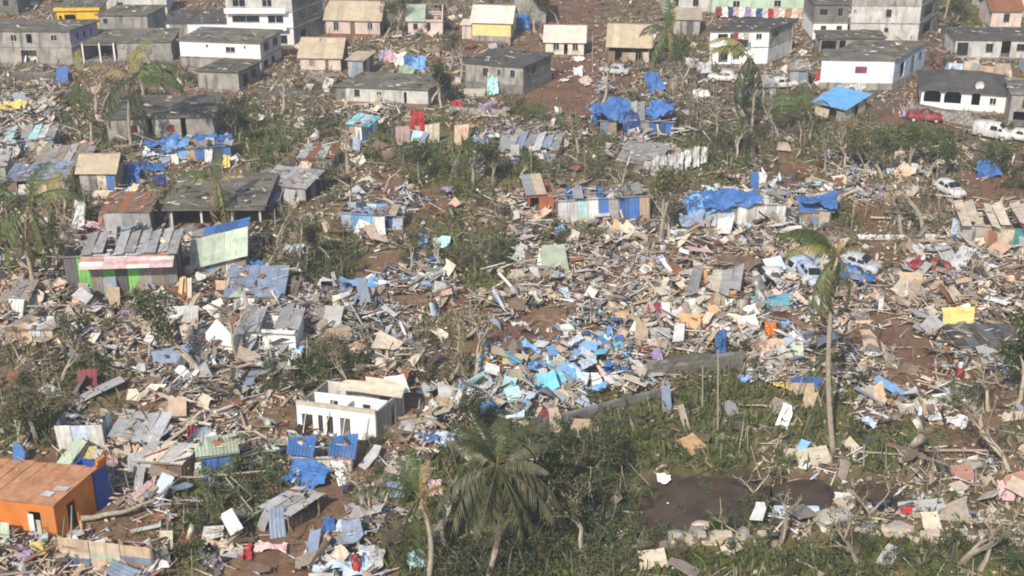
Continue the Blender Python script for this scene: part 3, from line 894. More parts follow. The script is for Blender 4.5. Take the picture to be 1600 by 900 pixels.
block_house('red_window_house', 'white house with one red window and pale blue side beside the dirt road', 'the white house with red window', (1280, 139), (1393, 141), 93, bk=(1442, 112), base=.9, basemat='concrete', storeys=[(1, {'F': 'wall_ice', 'R': 'paleblue'})],
            ops=[(0, 'F', .47, .63, .42, .72, 'r', 'maroon'), (0, 'R', .2, .35, .0, .75, 'o'), (0, 'R', .55, .68, .0, .75, 'd', 'darkgrey'), (0, 'R', .8, .9, .4, .75, 'b')], seed=3)
block_house('grey_block', 'grey concrete block at the upper edge beside a blue tarp', 'the grey upper edge block', (803, 38), (853, 38), -8, 7, storeys=[(1, C1)], ops=[(0, 'F', .7, .85, .6, .85, 'r', 'maroon')])
block_house('pale_house', 'pale house at the upper edge behind the golden nut palm', 'the pale upper edge house', (1036, 20), (1110, 20), -10, 6, storeys=[(1, {'F': 'whitewash_old'})], ops=[(0, 'F', .2, .32, .3, .7, 'b'), (0, 'F', .62, .74, .3, .7, 'b')])
block_house('pale_house', 'pale flat roofed house at the upper edge behind the golden house front', 'the pale house behind the golden front', (165, 26), (262, 24), -4, 6, storeys=[(1, {'F': 'whitewash_old'})], ops=[(0, 'F', .2, .3, .3, .7, 'b')])
block_house('cream_house', 'cream house at the upper right corner above the pink gable', 'the cream corner house', (1536, 22), (1640, 22), -8, 6, storeys=[(1, {'F': 'cream'})], ops=[(0, 'F', .3, .4, .3, .7, 'b')])
# bungalow with arches
h = House('arched_bungalow', 'white bungalow with an arched veranda under a dark hipped roof', 'the white arched bungalow', 'house', (1437, 171), (1570, 180), 139, 8)
h.foundation(.3, 'concrete')
a = [('F', .03, .23, .32, .98, 'o'), ('F', .27, .47, .32, .98, 'o'), ('F', .59, .69, .3, .95, 'o'), ('F', .80, .88, .4, .75, 'w')]
h.walls(.3, h.H, {'F': 'whitewash', 'R': 'whitewash_old'}, a)
for _, u0, u1, z0, z1, _k in a[:3]:                  # rounded corners turn the square bays into arches
    w = (u1 - u0) * h.L
    zt = .3 + z1 * (h.H - .3)
    for sg in (0, 1):
        mb = MB()
        pts = [(0, 0)] + [(w / 2 * (1 - math.cos(t)), -w * .28 * (1 - math.sin(t))) for t in np.linspace(0, math.pi / 2, 6)]
        x = lambda q: u0 * h.L + q if sg == 0 else u1 * h.L - q
        n = len(pts)
        for y in (.02, .14):
            mb.v += [h.p(x(q[0]), y, zt + q[1]) for q in pts]
        mb.f += [tuple(range(n)), tuple(range(n, 2 * n))[::-1]] + [(i, (i + 1) % n, n + (i + 1) % n, n + i) for i in range(n)]
        mb.build('arch_corner', 'whitewash', h.root)
for u0, u1 in ((.03, .23), (.27, .47)):
    h.slab('veranda_wall', u0 * h.L + .02, u1 * h.L - .02, .03, .12, .3, .3 + .3 * (h.H - .3), 'whitewash')
o_, rise = .5, 1.5
e = [h.p(-o_, -o_, h.H), h.p(h.L + o_, -o_, h.H), h.p(h.L + o_, h.D + o_, h.H), h.p(-o_, h.D + o_, h.H)]
r0, r1 = h.p(h.D * .42, h.D / 2, h.H + rise), h.p(h.L - h.D * .35, h.D / 2, h.H + rise)
up = Vector((0, 0, .09))
roof = MB().tube([r0 + up, r1 + up], [.07, .07], 5).build('roof', 'roof_dark', h.root)
for q in ([e[0], e[1], r1, r0], [e[1], e[2], r1], [e[2], e[3], r0, r1], [e[3], e[0], r0]):
    mb = MB()
    mb.face(q).face([p_ + up for p_ in q])
    for i in range(len(q)):
        j = (i + 1) % len(q)
        mb.face([q[i], q[j], q[j] + up, q[i] + up])
    mb.build('roof_slope', 'roof_dark', roof)
dish = G(1526, 141)
d0 = h.root.location + h.p(h.L * .66, .6, h.H + .25)
t = empty('satellite_dish', d0, 'round white satellite dish on the dark roof of the arched bungalow', 'dish')
mb = MB()
for k in range(5):
    rr_ = .55 * k / 4
    mb.v += [Vector((rr_ * math.cos(a_), -.35 * (rr_ / .55) ** 2 * .5 - .1, .55 + rr_ * math.sin(a_))) for a_ in np.linspace(0, 2 * math.pi, 17)[:-1]]
for k in range(4):
    for i in range(16):
        mb.f.append((k * 16 + i, k * 16 + (i + 1) % 16, (k + 1) * 16 + (i + 1) % 16, (k + 1) * 16 + i))
mb.build('reflector', 'white', t, True)
MB().bar((0, 0, -.3), (0, 0, .55), .03).build('mast', 'silver', t)
MB().bar((0, -.1, .2), (0, -.6, .5), .02).build('feed_arm', 'grey', t)
block_house('dark_roof_house', 'grey house with a long dark roof above the arched bungalow', 'the long dark roofed house', (1490, 92), (1650, 94), 62, 6, storeys=[(1, {'F': 'whitewash_old'})], ops=[(0, 'F', .02, .13, .1, .85, 'b'), (0, 'F', .3, .37, .3, .8, 'b'), (0, 'F', .45, .54, .0, .95, 'o'), (0, 'F', .6, .68, .4, .8, 'b')], roof='roof_dark')
block_house('corner_store', 'grey shed house with a slab roof beside the arched bungalow', 'the grey slab roofed shed', (1574, 196), (1640, 200), 147, 6, storeys=[(1, {'F': 'concrete'})], ops=[(0, 'F', .28, .5, .55, .85, 'b'), (0, 'F', .1, .9, .0, .42, 'o')], roof='concrete_dark', cat='shed')
h = House('pink_gable_house', 'greyish pink house with a brown gable behind scrub at the upper right', 'the greyish pink gable house', 'house', (1547, 44), (1594, 44), 16, 6)
h.foundation(.2)
h.walls(.2, h.H, {'F': 'wall_pink'}, [('F', .4, .6, .3, .8, 'b')])
h.gable_roof(h.H, 1.6, 'rust', wallmat='wall_pink')
block_house('ruined_shop', 'long house of grey bays with red windows and a debris strewn roof', 'the house with red windows', (170, 221), (336, 217), 186, 8, storeys=[(1, {'F': 'concrete'})],
            ops=[(0, 'F', .22, .28, .3, .65, 'r', 'maroon'), (0, 'F', .375, .425, .0, .97, 'o'), (0, 'F', .56, .63, .3, .65, 'r', 'maroon'), (0, 'F', .69, .74, .0, .97, 'o')], seed=8)
h = House('blue_roof_shed', 'open shed with a light blue sheet roof beside the dirt road', 'the light blue roofed shed', 'shed', (1272, 180), (1317, 191), 159, bk=(1352, 174))
h.posts(h.H + .2)
h.panels('F', 0, h.H * .75, ['cream', 'palewood', 'yellow', 'grey'], 1, missing=(2,), ragged=.2)
h.panels('R', 0, h.H * .9, ['cream', 'palegreen', 'grey', 'cream'], .9, missing=(3,), ragged=.2)
h.panels('B', 0, h.H * .9, ['greywood'], 1)
h.shed_roof(h.H, h.H + .45, 'roof_blue', out=.5)

# ---------------------------------------------------------------- shacks of sheets and boards
def shack(name, label, short, bl, br, top, D=4, bk=None, F=('grey',), Rr=None, roof=('roof_grey',), slope=.35, miss=(), rmiss=(), width=1.0, ragged=.12, lean=.08, cat='shack', out=.3, H=None, seed=0, wob=.08, back=True):
    h = House(name, label, short, cat, bl, br, top, D, bk, H)
    h.posts(h.H)
    h.panels('F', -.1, h.H, list(F), width, missing=miss, ragged=ragged, lean=lean, seed=seed)
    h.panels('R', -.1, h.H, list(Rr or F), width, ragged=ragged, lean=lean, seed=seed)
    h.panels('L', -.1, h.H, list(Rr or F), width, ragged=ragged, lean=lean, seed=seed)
    if back:
        h.panels('B', -.1, h.H, list(F), width, missing=(1,), ragged=ragged, seed=seed)
    if roof:
        h.shed_roof(h.H, h.H + slope, roof[0], out=out, missing=rmiss, mats=list(roof), seed=seed, wob=wob)
        h.strew(h.H, slope)
    h.settle()
    LEAN.append(h)
    return h
shack('tarp_shack', 'shack of grey metal sheets and blue panels in front of the red soil clearing', 'the blue tarp shack', (938, 210), (1052, 213), 184, 4.5, F=('bluegrey', 'tan', 'navy', 'silver', 'silver', 'grey', 'blue', 'navy', 'blue'), roof=('silver', 'grey', 'silver', 'grey'), miss=(2,), rmiss=(0, 1, 2, 6, 8, 9), wob=.3)
shack('canopy_kiosk', 'little kiosk with a turquoise blue canopy below the long mossy house', 'the turquoise canopy kiosk', (546, 217), (576, 222), 190, bk=(592, 212), F=('tan', 'white', 'navy'), Rr=('cyan', 'white'), roof=('cyan', 'paleblue'), slope=.3, cat='kiosk')
shack('metal_roof_shed', 'grey shed with a flat metal roof and side blackened as shade near the carport', 'the flat metal roofed shed', (412, 310), (478, 318), 282, bk=(504, 302), F=('silver', 'grey', 'grey', 'greywood'), Rr=('black', 'darkgrey'), roof=('roof_grey',), slope=.5)  # black right panels paint the shade on that side
h = House('carport', 'wide carport with a dark flat roof on white posts', 'the wide dark carport', 'carport', (262, 362), (412, 361), 328, 9.5)
h.flat_roof(h.H, 'roof_concrete', out=.3, litter=40, seed=21)
for u in (.05, .36, .68, .97):
    for y in (.3, 9.0):
        h.slab('post', h.L * u - .1, h.L * u + .1, y - .1, y + .1, -.3, h.H, 'whitewash_old')
h.slab('rear_wall', 0, h.L, h.D - .2, h.D, -.3, h.H, 'concrete_dark')
h.slab('side_wall', 0, .2, 1, h.D - .25, -.3, h.H, 'concrete_dark')
shack('two_tier_shack', 'two tier shack of cream boards, brown sheets and grey panels beside the carport', 'the two tier shack', (165, 364), (239, 366), 326, 3.0, F=('grey', 'silver', 'grey', 'grey', 'grey'), Rr=('darkgrey', 'black'), roof=('rust', 'brown'), slope=.7)  # right panels coloured near black as painted shade
h = House('tilted_roof_shack', 'tipped shack with a big pale green sheet roof and blue tarp on top', 'the tipped pale green roof', 'shack', (305, 434), (386, 428), 410, bk=(392, 398))
h.posts(h.H + .8)
h.panels('F', -.1, h.H, ['cream', 'bluegrey', 'grey', 'silver', 'tan'], .9, ragged=.1)
h.panels('R', -.1, h.H + .6, ['darkgrey', 'grey'], 1)
h.panels('L', -.1, h.H + .6, ['black', 'darkgrey'], 1)
rf = MB().bar(h.p(-.3, 1.9, h.H + 1.75), h.p(h.L + .3, 1.9, h.H + 1.95), .06, 5).build('roof', 'greywood', h.root)
for i in range(5):
    x0, x1 = -.35 + i * (h.L + .6) / 5, -.36 + (i + 1) * (h.L + .6) / 5
    q = lambda x, k: .85 * x / h.L + k - .25
    mb = MB()
    corrugated(mb, h.p(x0, -.55, q(x0, h.H - .15)), h.p(x1, -.55, q(x1, h.H - .15)), h.p(x1, 1.85, q(x1, h.H + 1.75)), h.p(x0, 1.85, q(x0, h.H + 1.75)), 4, .015)
    mb.build('roofing_sheet', 'roof_green', rf)
    mb = MB()
    corrugated(mb, h.p(x0, 1.9, q(x0, h.H + 1.8)), h.p(x1, 1.9, q(x1, h.H + 1.8)), h.p(x1, h.D + .3, q(x1, h.H + 1.55)), h.p(x0, h.D + .3, q(x0, h.H + 1.55)), 4, .02)
    mb.build('roofing_sheet', 'grey' if i == 0 else 'blue', rf)
h = House('pink_board_shack', 'long shack with pink boards above grey sheets and bright green panels', 'the pink and green shack', 'shack', (108, 461), (280, 458), 396, 3.4)
h.posts(h.H)
zz = h.H - .05
h.panels('F', -.1, zz, ['darkgrey', 'green', 'greywood', 'green', 'darkgrey', 'green', 'grey', 'greywood', 'concrete_dark'], 1.1)
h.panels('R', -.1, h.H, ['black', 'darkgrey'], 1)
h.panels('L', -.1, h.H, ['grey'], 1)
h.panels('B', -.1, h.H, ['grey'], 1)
for k in range(4):                                   # pink boards lapped down over the front like an awning
    for i in range(4):
        x0, x1 = h.L * (.16 + i * .21) + .02, h.L * (.16 + (i + 1) * .21)
        ya, yb = -1.5 + k * .38, -1.5 + (k + 1) * .38 + .04
        za, zb = (h.H - .75 + (y + 1.5) * .48 for y in (ya, yb))
        MB().hexa([h.p(x0, ya, za), h.p(x1, ya, za), h.p(x1, yb, zb - .02), h.p(x0, yb, zb - .02), h.p(x0, ya, za + .04), h.p(x1, ya, za + .04), h.p(x1, yb, zb + .02), h.p(x0, yb, zb + .02)]).build('board', ('pink', 'pink', 'white', 'pink', 'salmon')[(i + k * 2) % 5], h.root)
h.shed_roof(h.H, h.H + .5, 'roof_grey', mats=['roof_grey', 'grey', 'grey', 'roof_grey'], missing=(0, 1, 4), seed=2, wob=.35)
h.strew(h.H, .5)
h.settle(2)
LEAN.append(h)
shack('grey_roof_shed', 'tan board shed with a sloping blue grey sheet roof', 'the sloping blue grey shed roof', (356, 480), (440, 480), 458, 4, F=('tan', 'cream', 'greywood', 'tan'), roof=('bluegrey',), slope=.8)
shack('blue_wall_ruin', 'roofless ruin with a flaking sky blue front wall and navy window', 'the flaking sky blue ruin', (533, 358), (629, 359), 328, 3, F=('paleblue', 'skyblue', 'skyblue', 'paleblue', 'navy', 'paleblue', 'aqua'), Rr=('greywood', 'brown'), roof=('greywood', 'roof_tan'), rmiss=(0, 1, 2, 3, 6), slope=-.3, wob=.4)
h = shack('blue_white_ruin', 'long ruin of white, pale and deep blue sheet walls behind the bright bush', 'the blue and white ruin', (872, 348), (1016, 348), 309, 3, F=('silver', 'white', 'aqua', 'white', 'blue', 'grey', 'blue', 'blue', 'tan', 'blue'), Rr=('darkgrey', 'grey'), roof=('grey', 'greywood'), rmiss=(0, 1, 3, 4, 5, 7, 9, 10), slope=-.2, wob=.4)
h.slab('counter', h.L * .4, h.L * .56, -.7, -.1, .9, 1.0, 'white')
shack('blue_roof_shack', 'shack with a deep blue sheet roof over a pale blue front', 'the deep blue roofed shack', (1092, 357), (1148, 355), 326, 3.2, F=('paleblue', 'paleblue', 'silver', 'paleblue'), roof=('blue',), slope=.5, wob=.2)
shack('white_wall_shack', 'shack with bare white sheet walls joined to the blue roofed shack', 'the bare white sheet shack', (1149, 358), (1226, 354), 316, 4.5, F=('white', 'whitewash_old', 'white', 'silver', 'white'), roof=('blue', 'greywood'), rmiss=(1, 2, 3, 4), slope=-.2, wob=.4)
h = House('brick_ruin', 'small red brick ruin under grey roof sheets', 'the small red brick ruin', 'ruin', (826, 330), (866, 328), 303, 4)
h.foundation(.1)
h.walls(.1, h.H, {'F': 'brick_red'}, [('F', .05, .4, .0, .75, 'o')])
h.shed_roof(h.H, h.H + .5, 'roof_grey', mats=['roof_grey', 'roof_tan'], missing=(2,))
shack('blue_stripe_shack', 'little shack with a bright blue strip roof near the twin leaning trunks', 'the blue strip roofed shack', (1253, 352), (1297, 352), 326, 2.2, F=('greywood', 'tan', 'grey'), roof=('blue',), slope=.5)
shack('cream_door_shack', 'shack with cream and green doors under a pile of loose yellowish boards', 'the cream and green door shack', (1500, 384), (1612, 388), 346, 5, F=('grey', 'concrete', 'tan', 'cream', 'cream', 'teal', 'brown', 'grey'), roof=('palewood', 'cream', 'greywood'), slope=.3, rmiss=(2, 5), wob=.6)
shack('rusty_lean_to', 'low lean-to with a rusty brown roof beside the blank concrete hut', 'the rusty lean-to', (268, 164), (314, 164), 150, 3, F=('brown', 'rust', 'darkwood'), roof=('rust', 'brown'), slope=.3, cat='shed')
shack('timber_hut', 'crooked timber hut below the tan roofed pinkish house', 'the crooked timber hut', (478, 140), (520, 141), 124, 3, F=('tan', 'cream', 'greywood'), roof=('greywood',), slope=.3, cat='hut', ragged=.4, lean=.3)
shack('scrap_cabin', 'scrap metal cabin between the kiosk and the carport', 'the scrap metal cabin', (470, 262), (520, 264), 244, 3, F=('grey', 'rust', 'silver'), roof=('grey', 'rust'), slope=.3, cat='cabin', ragged=.4, wob=.3)
shack('crushed_hut', 'crushed hut with crumpled grey sheets in the scrub above the brick ruin', 'the crushed grey hut', (780, 246), (870, 250), 232, 4, F=('greywood', 'white', 'grey'), roof=('grey', 'silver', 'bluegrey'), slope=.4, cat='hut', ragged=.4, wob=.6)
# white gable ruin and house
h = House('white_ruin', 'long white walled ruin with collapsed grey roof sheets beside the white gable', 'the long white ruin', 'ruin', (376, 546), (463, 550), 514, 2.8)
h.foundation(.15)
h.walls(.15, h.H, {'F': 'whitewash'}, [('F', .02, .12, .0, .8, 'o'), ('F', .3, .42, .35, .7, 'w')])
h.shed_roof(h.H - .1, h.H + .4, 'roof_grey', mats=['grey', 'roof_grey', 'greywood'], missing=(2,), wob=.5, seed=5)
A, B = G(324, 550), G(366, 558)
t = empty('gable_ruin', A, 'standing white gable wall with a pointed top and rusty railing', 'ruin')
landmark(A, 'the white pointed gable wall')
u = (B - A)
L_ = u.length
u = u / L_
n_ = Vector((-u.y, u.x, 0)) * .18
hh = 2.3
out_ = [(0, -.3), (L_, -.3), (L_, hh * .8), (L_ * .45, hh * 1.35), (0, hh * .75)]
mb = MB()
mb.v = [u * x + Vector((0, 0, z)) for x, z in out_] + [u * x + n_ + Vector((0, 0, z)) for x, z in out_]
mb.f = [(0, 1, 2, 3, 4), (9, 8, 7, 6, 5)] + [(i, (i + 1) % 5 + 0, (i + 1) % 5 + 5, i + 5) for i in range(5)]
mb.build('wall', 'whitewash', t)
sidew = MB().hexa([u * L_, u * L_ + n_ * 20, u * (L_ - .15) + n_ * 20, u * (L_ - .15) + n_, u * L_ + Vector((0, 0, 1.8)), u * L_ + n_ * 20 + Vector((0, 0, 1.5)), u * (L_ - .15) + n_ * 20 + Vector((0, 0, 1.5)), u * (L_ - .15) + n_ + Vector((0, 0, 1.8))])
sidew.build('side_wall', 'whitewash_old', t)
for z in (.3, 1.1):
    MB().bar(u * -.3 - n_ * 2 + Vector((0, 0, z)), u * (L_ + .3) - n_ * 2 + Vector((0, 0, z)), .025).build('rail', 'rust', t)
for k in range(6):
    q = u * (-.3 + (L_ + .6) * k / 5) - n_ * 2
    MB().bar(q + Vector((0, 0, -.1)), q + Vector((0, 0, 1.15)), .02).build('baluster', 'rust', t)
# roofless block house
h = House('roofless_house', 'roofless house of white rooms with cream wall tops, beside the earth path', 'the roofless white house', 'ruin', (466, 676), (588, 692), 632, bk=(632, 652))
h.foundation(.1, 'concrete')
h.walls(.1, h.H, {'F': 'whitewash', 'R': 'concrete', 'L': 'concrete', 'B': 'whitewash_old'}, [('F', .06, .2, .0, .7, 'o'), ('F', .27, .33, .1, .72, 'b'), ('F', .38, .46, .1, .72, 'b'), ('F', .55, .68, .0, .72, 'o'), ('B', .1, .3, .3, .8, 'o'), ('R', .55, .72, .0, .8, 'o')])
h.slab('wall_top', -.02, h.L + .02, -.03, .19, h.H, h.H + .3, 'cream')
mid = wall_mesh(h.p(.2, h.D * .5), h.ex, h.ey, h.L - .4, .1, h.H, .15, [(h.L * .2, h.L * .3, .1, h.H * .8), (h.L * .62, h.L * .72, .1, h.H * .8)]).build('inner_wall', 'whitewash', h.root)
wall_mesh(h.p(h.L * .55, .2), h.ey, -h.ex, h.D * .5 - .25, .1, h.H * .9, .15, []).build('inner_wall', 'whitewash_old', h.root)
for k in range(4):
    x = h.L * (.12 + .25 * k)
    MB().bar(h.p(x, -.6, h.H * .1), h.p(x + .5 * (k % 2), .3, h.H + .35 + .2 * (k % 2)), .05).build('rafter', 'palewood', h.root)
# orange house
h = House('orange_house', 'orange house with a rusty orange sheet roof and blue end wall', 'the orange house', 'house', (-72, 831), (92, 848), None, bk=(152, 801), H=3.0)
h.foundation(.05, 'concrete')
h.walls(.05, h.H, {'F': 'wall_orange', 'R': 'wall_orange'}, [('F', .755, .865, .06, .72, 'o'), ('R', .28, .55, .0, .72, 'o'), ('F', .2, .32, .3, .75, 'w')])
q0 = h.side('F')
h.slab('shutter', h.L * .748, h.L * .80, -.06, -.02, .75, 2.0, 'white')
h.slab('shutter', h.L * .82, h.L * .862, -.06, -.02, .3, 1.6, 'cream')
h.shed_roof(h.H + .02, h.H + .28, 'roof_orange', out=.3, sheet=.85, wob=.09, seed=9)
for i, (x, y, w, d_) in enumerate(((h.L - 1.1, .4, .7, .5), (h.L - .75, 1.1, .9, .45))):
    o = h.slab('patch_sheet', x, x + w, y, y + d_, h.H + .17 + .06 * y, h.H + .21 + .06 * y, 'silver')
h2 = House('blue_annex', 'narrow deep blue annex wall with a broken orange top behind the orange house', 'the blue annex', 'annex', (154, 799), (174, 783), None, 2.0, H=2.9)
h2.walls(-.2, h2.H, {'F': 'wall_blue'})
h2.slab('wall_top', -.02, h2.L + .02, -.02, .2, h2.H, h2.H + .35, 'orange')
h2.slab('wall_top', h2.L * .4, h2.L + .02, -.02, .2, h2.H + .35, h2.H + .6, 'orange')
# sheds around the orange house
shack('brown_shed', 'brown walled shed with a broad pale grey sheet roof behind the orange house', 'the pale roofed brown shed', (222, 748), (284, 750), 711, bk=(304, 736), F=('silver', 'rust', 'brown', 'white'), Rr=('brown', 'darkwood'), roof=('silver', 'palewood', 'silver'), slope=.35, out=.4)
shack('blue_shack', 'bright blue shack with a pale green roof flap', 'the bright blue shack', (318, 757), (372, 750), 708, 1.4, F=('blue', 'blue', 'blue'), Rr=('white', 'grey'), roof=('palegreen', 'roof_green', 'palegreen'), slope=.3, ragged=.03)
shack('white_blue_shack', 'white panel shack with blue sheet roof strips in front of the roofless house', 'the white panel shack', (455, 738), (550, 736), 708, 2.0, F=('white', 'white', 'whitewash_old', 'pink', 'white'), roof=('blue',), slope=.2, rmiss=(2,), wob=.3)
shack('dark_shed', 'dark lean-to with a crumpled silver roof beside the earth path', 'the dark lean-to', (413, 818), (453, 830), 792, bk=(500, 802), F=('darkgrey', 'black', 'greywood'), Rr=('darkwood', 'black', 'darkgrey'), roof=('silver', 'grey', 'silver'), slope=.2, cat='shed', wob=.2)
shack('white_panel_wall', 'row of white wall panels with blue edges behind the orange house', 'the row of white wall panels', (92, 702), (166, 703), 662, 2.2, F=('white', 'paleblue', 'white', 'white'), Rr=('bluegrey', 'white'), roof=None, ragged=.1, cat='shack', back=False)
shack('grey_top_shack', 'shack with a slumped pale grey roof and deep blue side panels', 'the slumped grey roof shack', (176, 704), (244, 706), 680, 3, F=('grey', 'blue', 'silver', 'blue', 'grey'), Rr=('navy', 'darkgrey'), roof=('silver', 'grey', 'silver'), slope=.3, wob=.3)
shack('low_shack', 'low shack with a rusty flat roof and a grey metal box end', 'the low rusty roofed shack', (10, 536), (84, 533), 509, bk=(118, 520), F=('tan', 'salmon', 'paleblue', 'cream'), Rr=('darkgrey', 'grey'), roof=('greywood', 'tan', 'silver', 'grey'), slope=.2)
shack('cream_shack', 'small cream walled shack under the coconut palm at the edge', 'the small cream shack', (8, 494), (46, 493), 466, 3, F=('cream', 'white', 'cream'), roof=('greywood', 'grey'), slope=.3)
shack('navy_roof_shack', 'shack with a long navy roof and brown open front', 'the navy roofed shack', (14, 304), (104, 303), 279, 4, F=('brown', 'darkwood', 'tan', 'cream', 'brown'), roof=('bluegrey',), slope=.5, miss=(1,))
h = House('peaked_hut', 'small hut with a tan peaked roof and a blue sheet on its wall', 'the tan peaked hut', 'hut', (127, 302), (182, 302), 268, 4)
h.posts(h.H)
for f in 'FRBL':
    h.panels(f, 0, h.H, ['grey', 'concrete', 'cream', 'blue', 'blue'] if f == 'F' else ['tan', 'greywood'], .9)
h.gable_roof(h.H, 1.2, 'roof_tan')
shack('teal_sheet_shack', 'shack with pale teal roof sheets at the left edge of the rubble', 'the pale teal roofed shack', (14, 238), (86, 236), 217, 3, F=('bluegrey', 'navy', 'grey', 'cream'), roof=('aqua', 'silver', 'grey'), slope=.3, wob=.35, rmiss=(1,))
shack('lifted_sheet_shack', 'shack with white and blue grey roof sheets lifted at one end', 'the lifted sheet shack', (60, 272), (132, 272), 252, 4, F=('greywood', 'brown'), roof=('greywood', 'grey'), slope=.5, wob=.4)
shack('blue_tarp_stall', 'row of stalls hung with crumpled blue tarps below the red window bays', 'the blue tarp stalls', (238, 254), (362, 250), 232, 2.5, F=('navy', 'blue', 'silver', 'skyblue', 'tan', 'blue', 'white'), roof=('grey', 'silver'), slope=-.2, rmiss=(2, 3, 4, 5, 7, 8), wob=.4, cat='stall', ragged=.4)
shack('slanted_roof_shack', 'shack under one wide slanting grey sheet roof near the hanging white cloths', 'the wide slanting grey roof', (966, 262), (1026, 270), 248, 4.5, F=('darkgrey', 'brown', 'greywood'), roof=('grey',), slope=.6)
shack('pastel_ruin', 'line of pastel wall scraps with cream and aqua panels below the mossy house', 'the line of pastel wall scraps', (618, 222), (732, 222), 196, 3, F=('pink', 'aqua', 'cream', 'palegreen', 'peach', 'cream', 'white', 'palegreen', 'cream', 'tan'), roof=None, ragged=.8, lean=.5, miss=(3,), width=1.7, cat='ruin', back=False)
shack('cream_wall_ruin', 'cream block foundations with aqua and blue doors below the long dark roof', 'the cream and aqua foundations', (1480, 116), (1600, 118), 96, 3, F=('paleblue', 'cream', 'peach', 'cream', 'pink', 'cream', 'salmon', 'aqua', 'cream'), roof=None, ragged=.6, lean=.4, miss=(4,), width=1.9, cat='ruin', back=False)
shack('grey_cabin', 'tall narrow grey cabin wedged beside the white car', 'the narrow grey cabin', (1233, 136), (1262, 137), 106, 3, F=('grey', 'bluegrey', 'silver'), roof=('greywood', 'grey'), slope=.3, cat='cabin')
shack('grey_hall', 'low dark shed with a white roof strip under the white two storey house', 'the low dark shed', (1160, 154), (1212, 152), 132, 3, F=('bluegrey', 'grey', 'darkgrey', 'grey'), roof=('silver', 'grey'), slope=.3, cat='shed')
shack('edge_shed', 'pale wall shed with a grey roof at the left edge above the palm', 'the pale left edge shed', (-20, 292), (14, 290), 258, 4, F=('cream', 'palegreen', 'cream'), roof=('grey', 'silver'), slope=.3, cat='shed')
shack('collapsed_hut', 'collapsed hut of tan boards and blue scraps under a heap of loose sheets', 'the collapsed tan hut', (1080, 478), (1150, 484), 452, 4, F=('tan', 'apricot', 'cream', 'apricot'), roof=('grey', 'silver', 'cream'), slope=.3, rmiss=(1,), wob=.6, lean=.5, ragged=.4, cat='ruin')
shack('slab_shack', 'low ruin with a dark roof slab and block footing beside the yellow panel', 'the dark slab ruin', (1500, 558), (1590, 556), 536, 3.5, F=('concrete', 'concrete_dark', 'tan'), roof=('roof_dark', 'darkgrey'), slope=.1, cat='ruin')
# ---------------------------------------------------------------- block walls, fences
_blk = MB().box((0, 0, 0), (1, 1, 1))
BLOCK = [new_mesh('block', [v + Vector((random.uniform(-.03, .03), random.uniform(-.05, .05), random.uniform(-.03, .03))) for v in _blk.v], _blk.f) for _ in range(5)]
def block_wall(label, short, a, b, H, bw=.5, bh=.25, t=.24, broken=.15, mat='block', seed=1, name='retaining_wall'):
    rr = random.Random(seed)
    A, B = G(*a), G(*b)
    L_ = (B - A).length
    u = (B - A) / L_
    ang = math.atan2(u.y, u.x)
    t_ = empty(name, A, label, 'wall', rz=ang)
    t_['kind'] = 'thing'
    nrm = Vector((u.y, -u.x, 0))
    CLEAR.append((A + nrm * .7, u, -nrm, L_, .9, H))
    landmark(A + u * L_ / 2, short)
    MB().box((L_ / 2, 0, H / 2 - .3), (L_ - .05, t * .9, H + .35)).build('mortar', 'concrete_dark', t_)
    rows = int(H / bh)
    for r in range(-1, rows + 1):
        off = (r % 2) * bw / 2
        for c in range(int(L_ / bw) + 1):
            x = c * bw + off
            if x > L_ or (r >= rows - 1 and rr.random() < (broken if r < rows else .75)):
                continue
            link('block', rr.choice(BLOCK), mat, t_, (x, rr.uniform(-.012, .012), r * bh + bh / 2), (0, 0, rr.gauss(0, .012)), (bw * .98, t, bh * .97))
block_wall('long grey block retaining wall with a blue cloth over its end', 'the upper retaining wall', (1010, 592), (1160, 575), 1.6, bw=.85, bh=.42, seed=1)
block_wall('low stained retaining wall slanting down through the rubble to the grass', 'the lower slanting wall', (838, 676), (1031, 626), 1.15, bw=.85, bh=.42, seed=2)
block_wall('pale block yard wall in front of the arched bungalow', 'the pale yard wall', (1417, 176), (1530, 199), 1.5, bw=.8, bh=.38, mat='concrete', seed=3, name='yard_wall')
block_wall('curved pale kerb wall along the dirt road below the red window house', 'the pale roadside wall', (1392, 140), (1424, 108), .7, bw=.7, bh=.3, mat='whitewash_old', seed=4, name='roadside_wall')
block_wall('broken grey concrete footing across the weeds by the dark hollows', 'the broken grey footing', (1345, 832), (1462, 852), .8, bw=.8, bh=.26, t=.45, mat='palewood', seed=5, broken=.4, name='broken_wall')
block_wall('crumbled pale footing at the far end of the weeds', 'the crumbled pale footing', (1500, 842), (1606, 848), .7, bw=.7, bh=.22, t=.4, mat='palewood', seed=6, broken=.4, name='broken_wall')
block_wall('stone edging along the wide muddy pool', 'the stone edging of the pool', (1055, 848), (1190, 846), .5, bw=.55, bh=.24, t=.4, mat='palewood', seed=7, broken=.5, name='broken_wall')
block_wall('ring of dark footing blocks beside the yellow panel', 'the dark footing blocks', (1500, 566), (1580, 566), .6, bw=.5, bh=.25, mat='block', seed=9, name='footing')
block_wall('low dark yard wall below the blank concrete hut', 'the low dark yard wall', (402, 152), (500, 150), .9, bw=.9, bh=.4, mat='block', seed=11, name='yard_wall')
block_wall('low pale yard wall below the house by the clearing', 'the low pale yard wall', (702, 176), (792, 182), .8, bw=.9, bh=.4, mat='concrete', seed=12, name='yard_wall')
block_wall('long grey yard wall below the lilac sided house', 'the long grey yard wall', (20, 122), (118, 124), 1.0, bw=.9, bh=.4, mat='block', seed=13, name='yard_wall')
A, B = G(96, 884), G(240, 897)
u = (B - A)
L_ = u.length
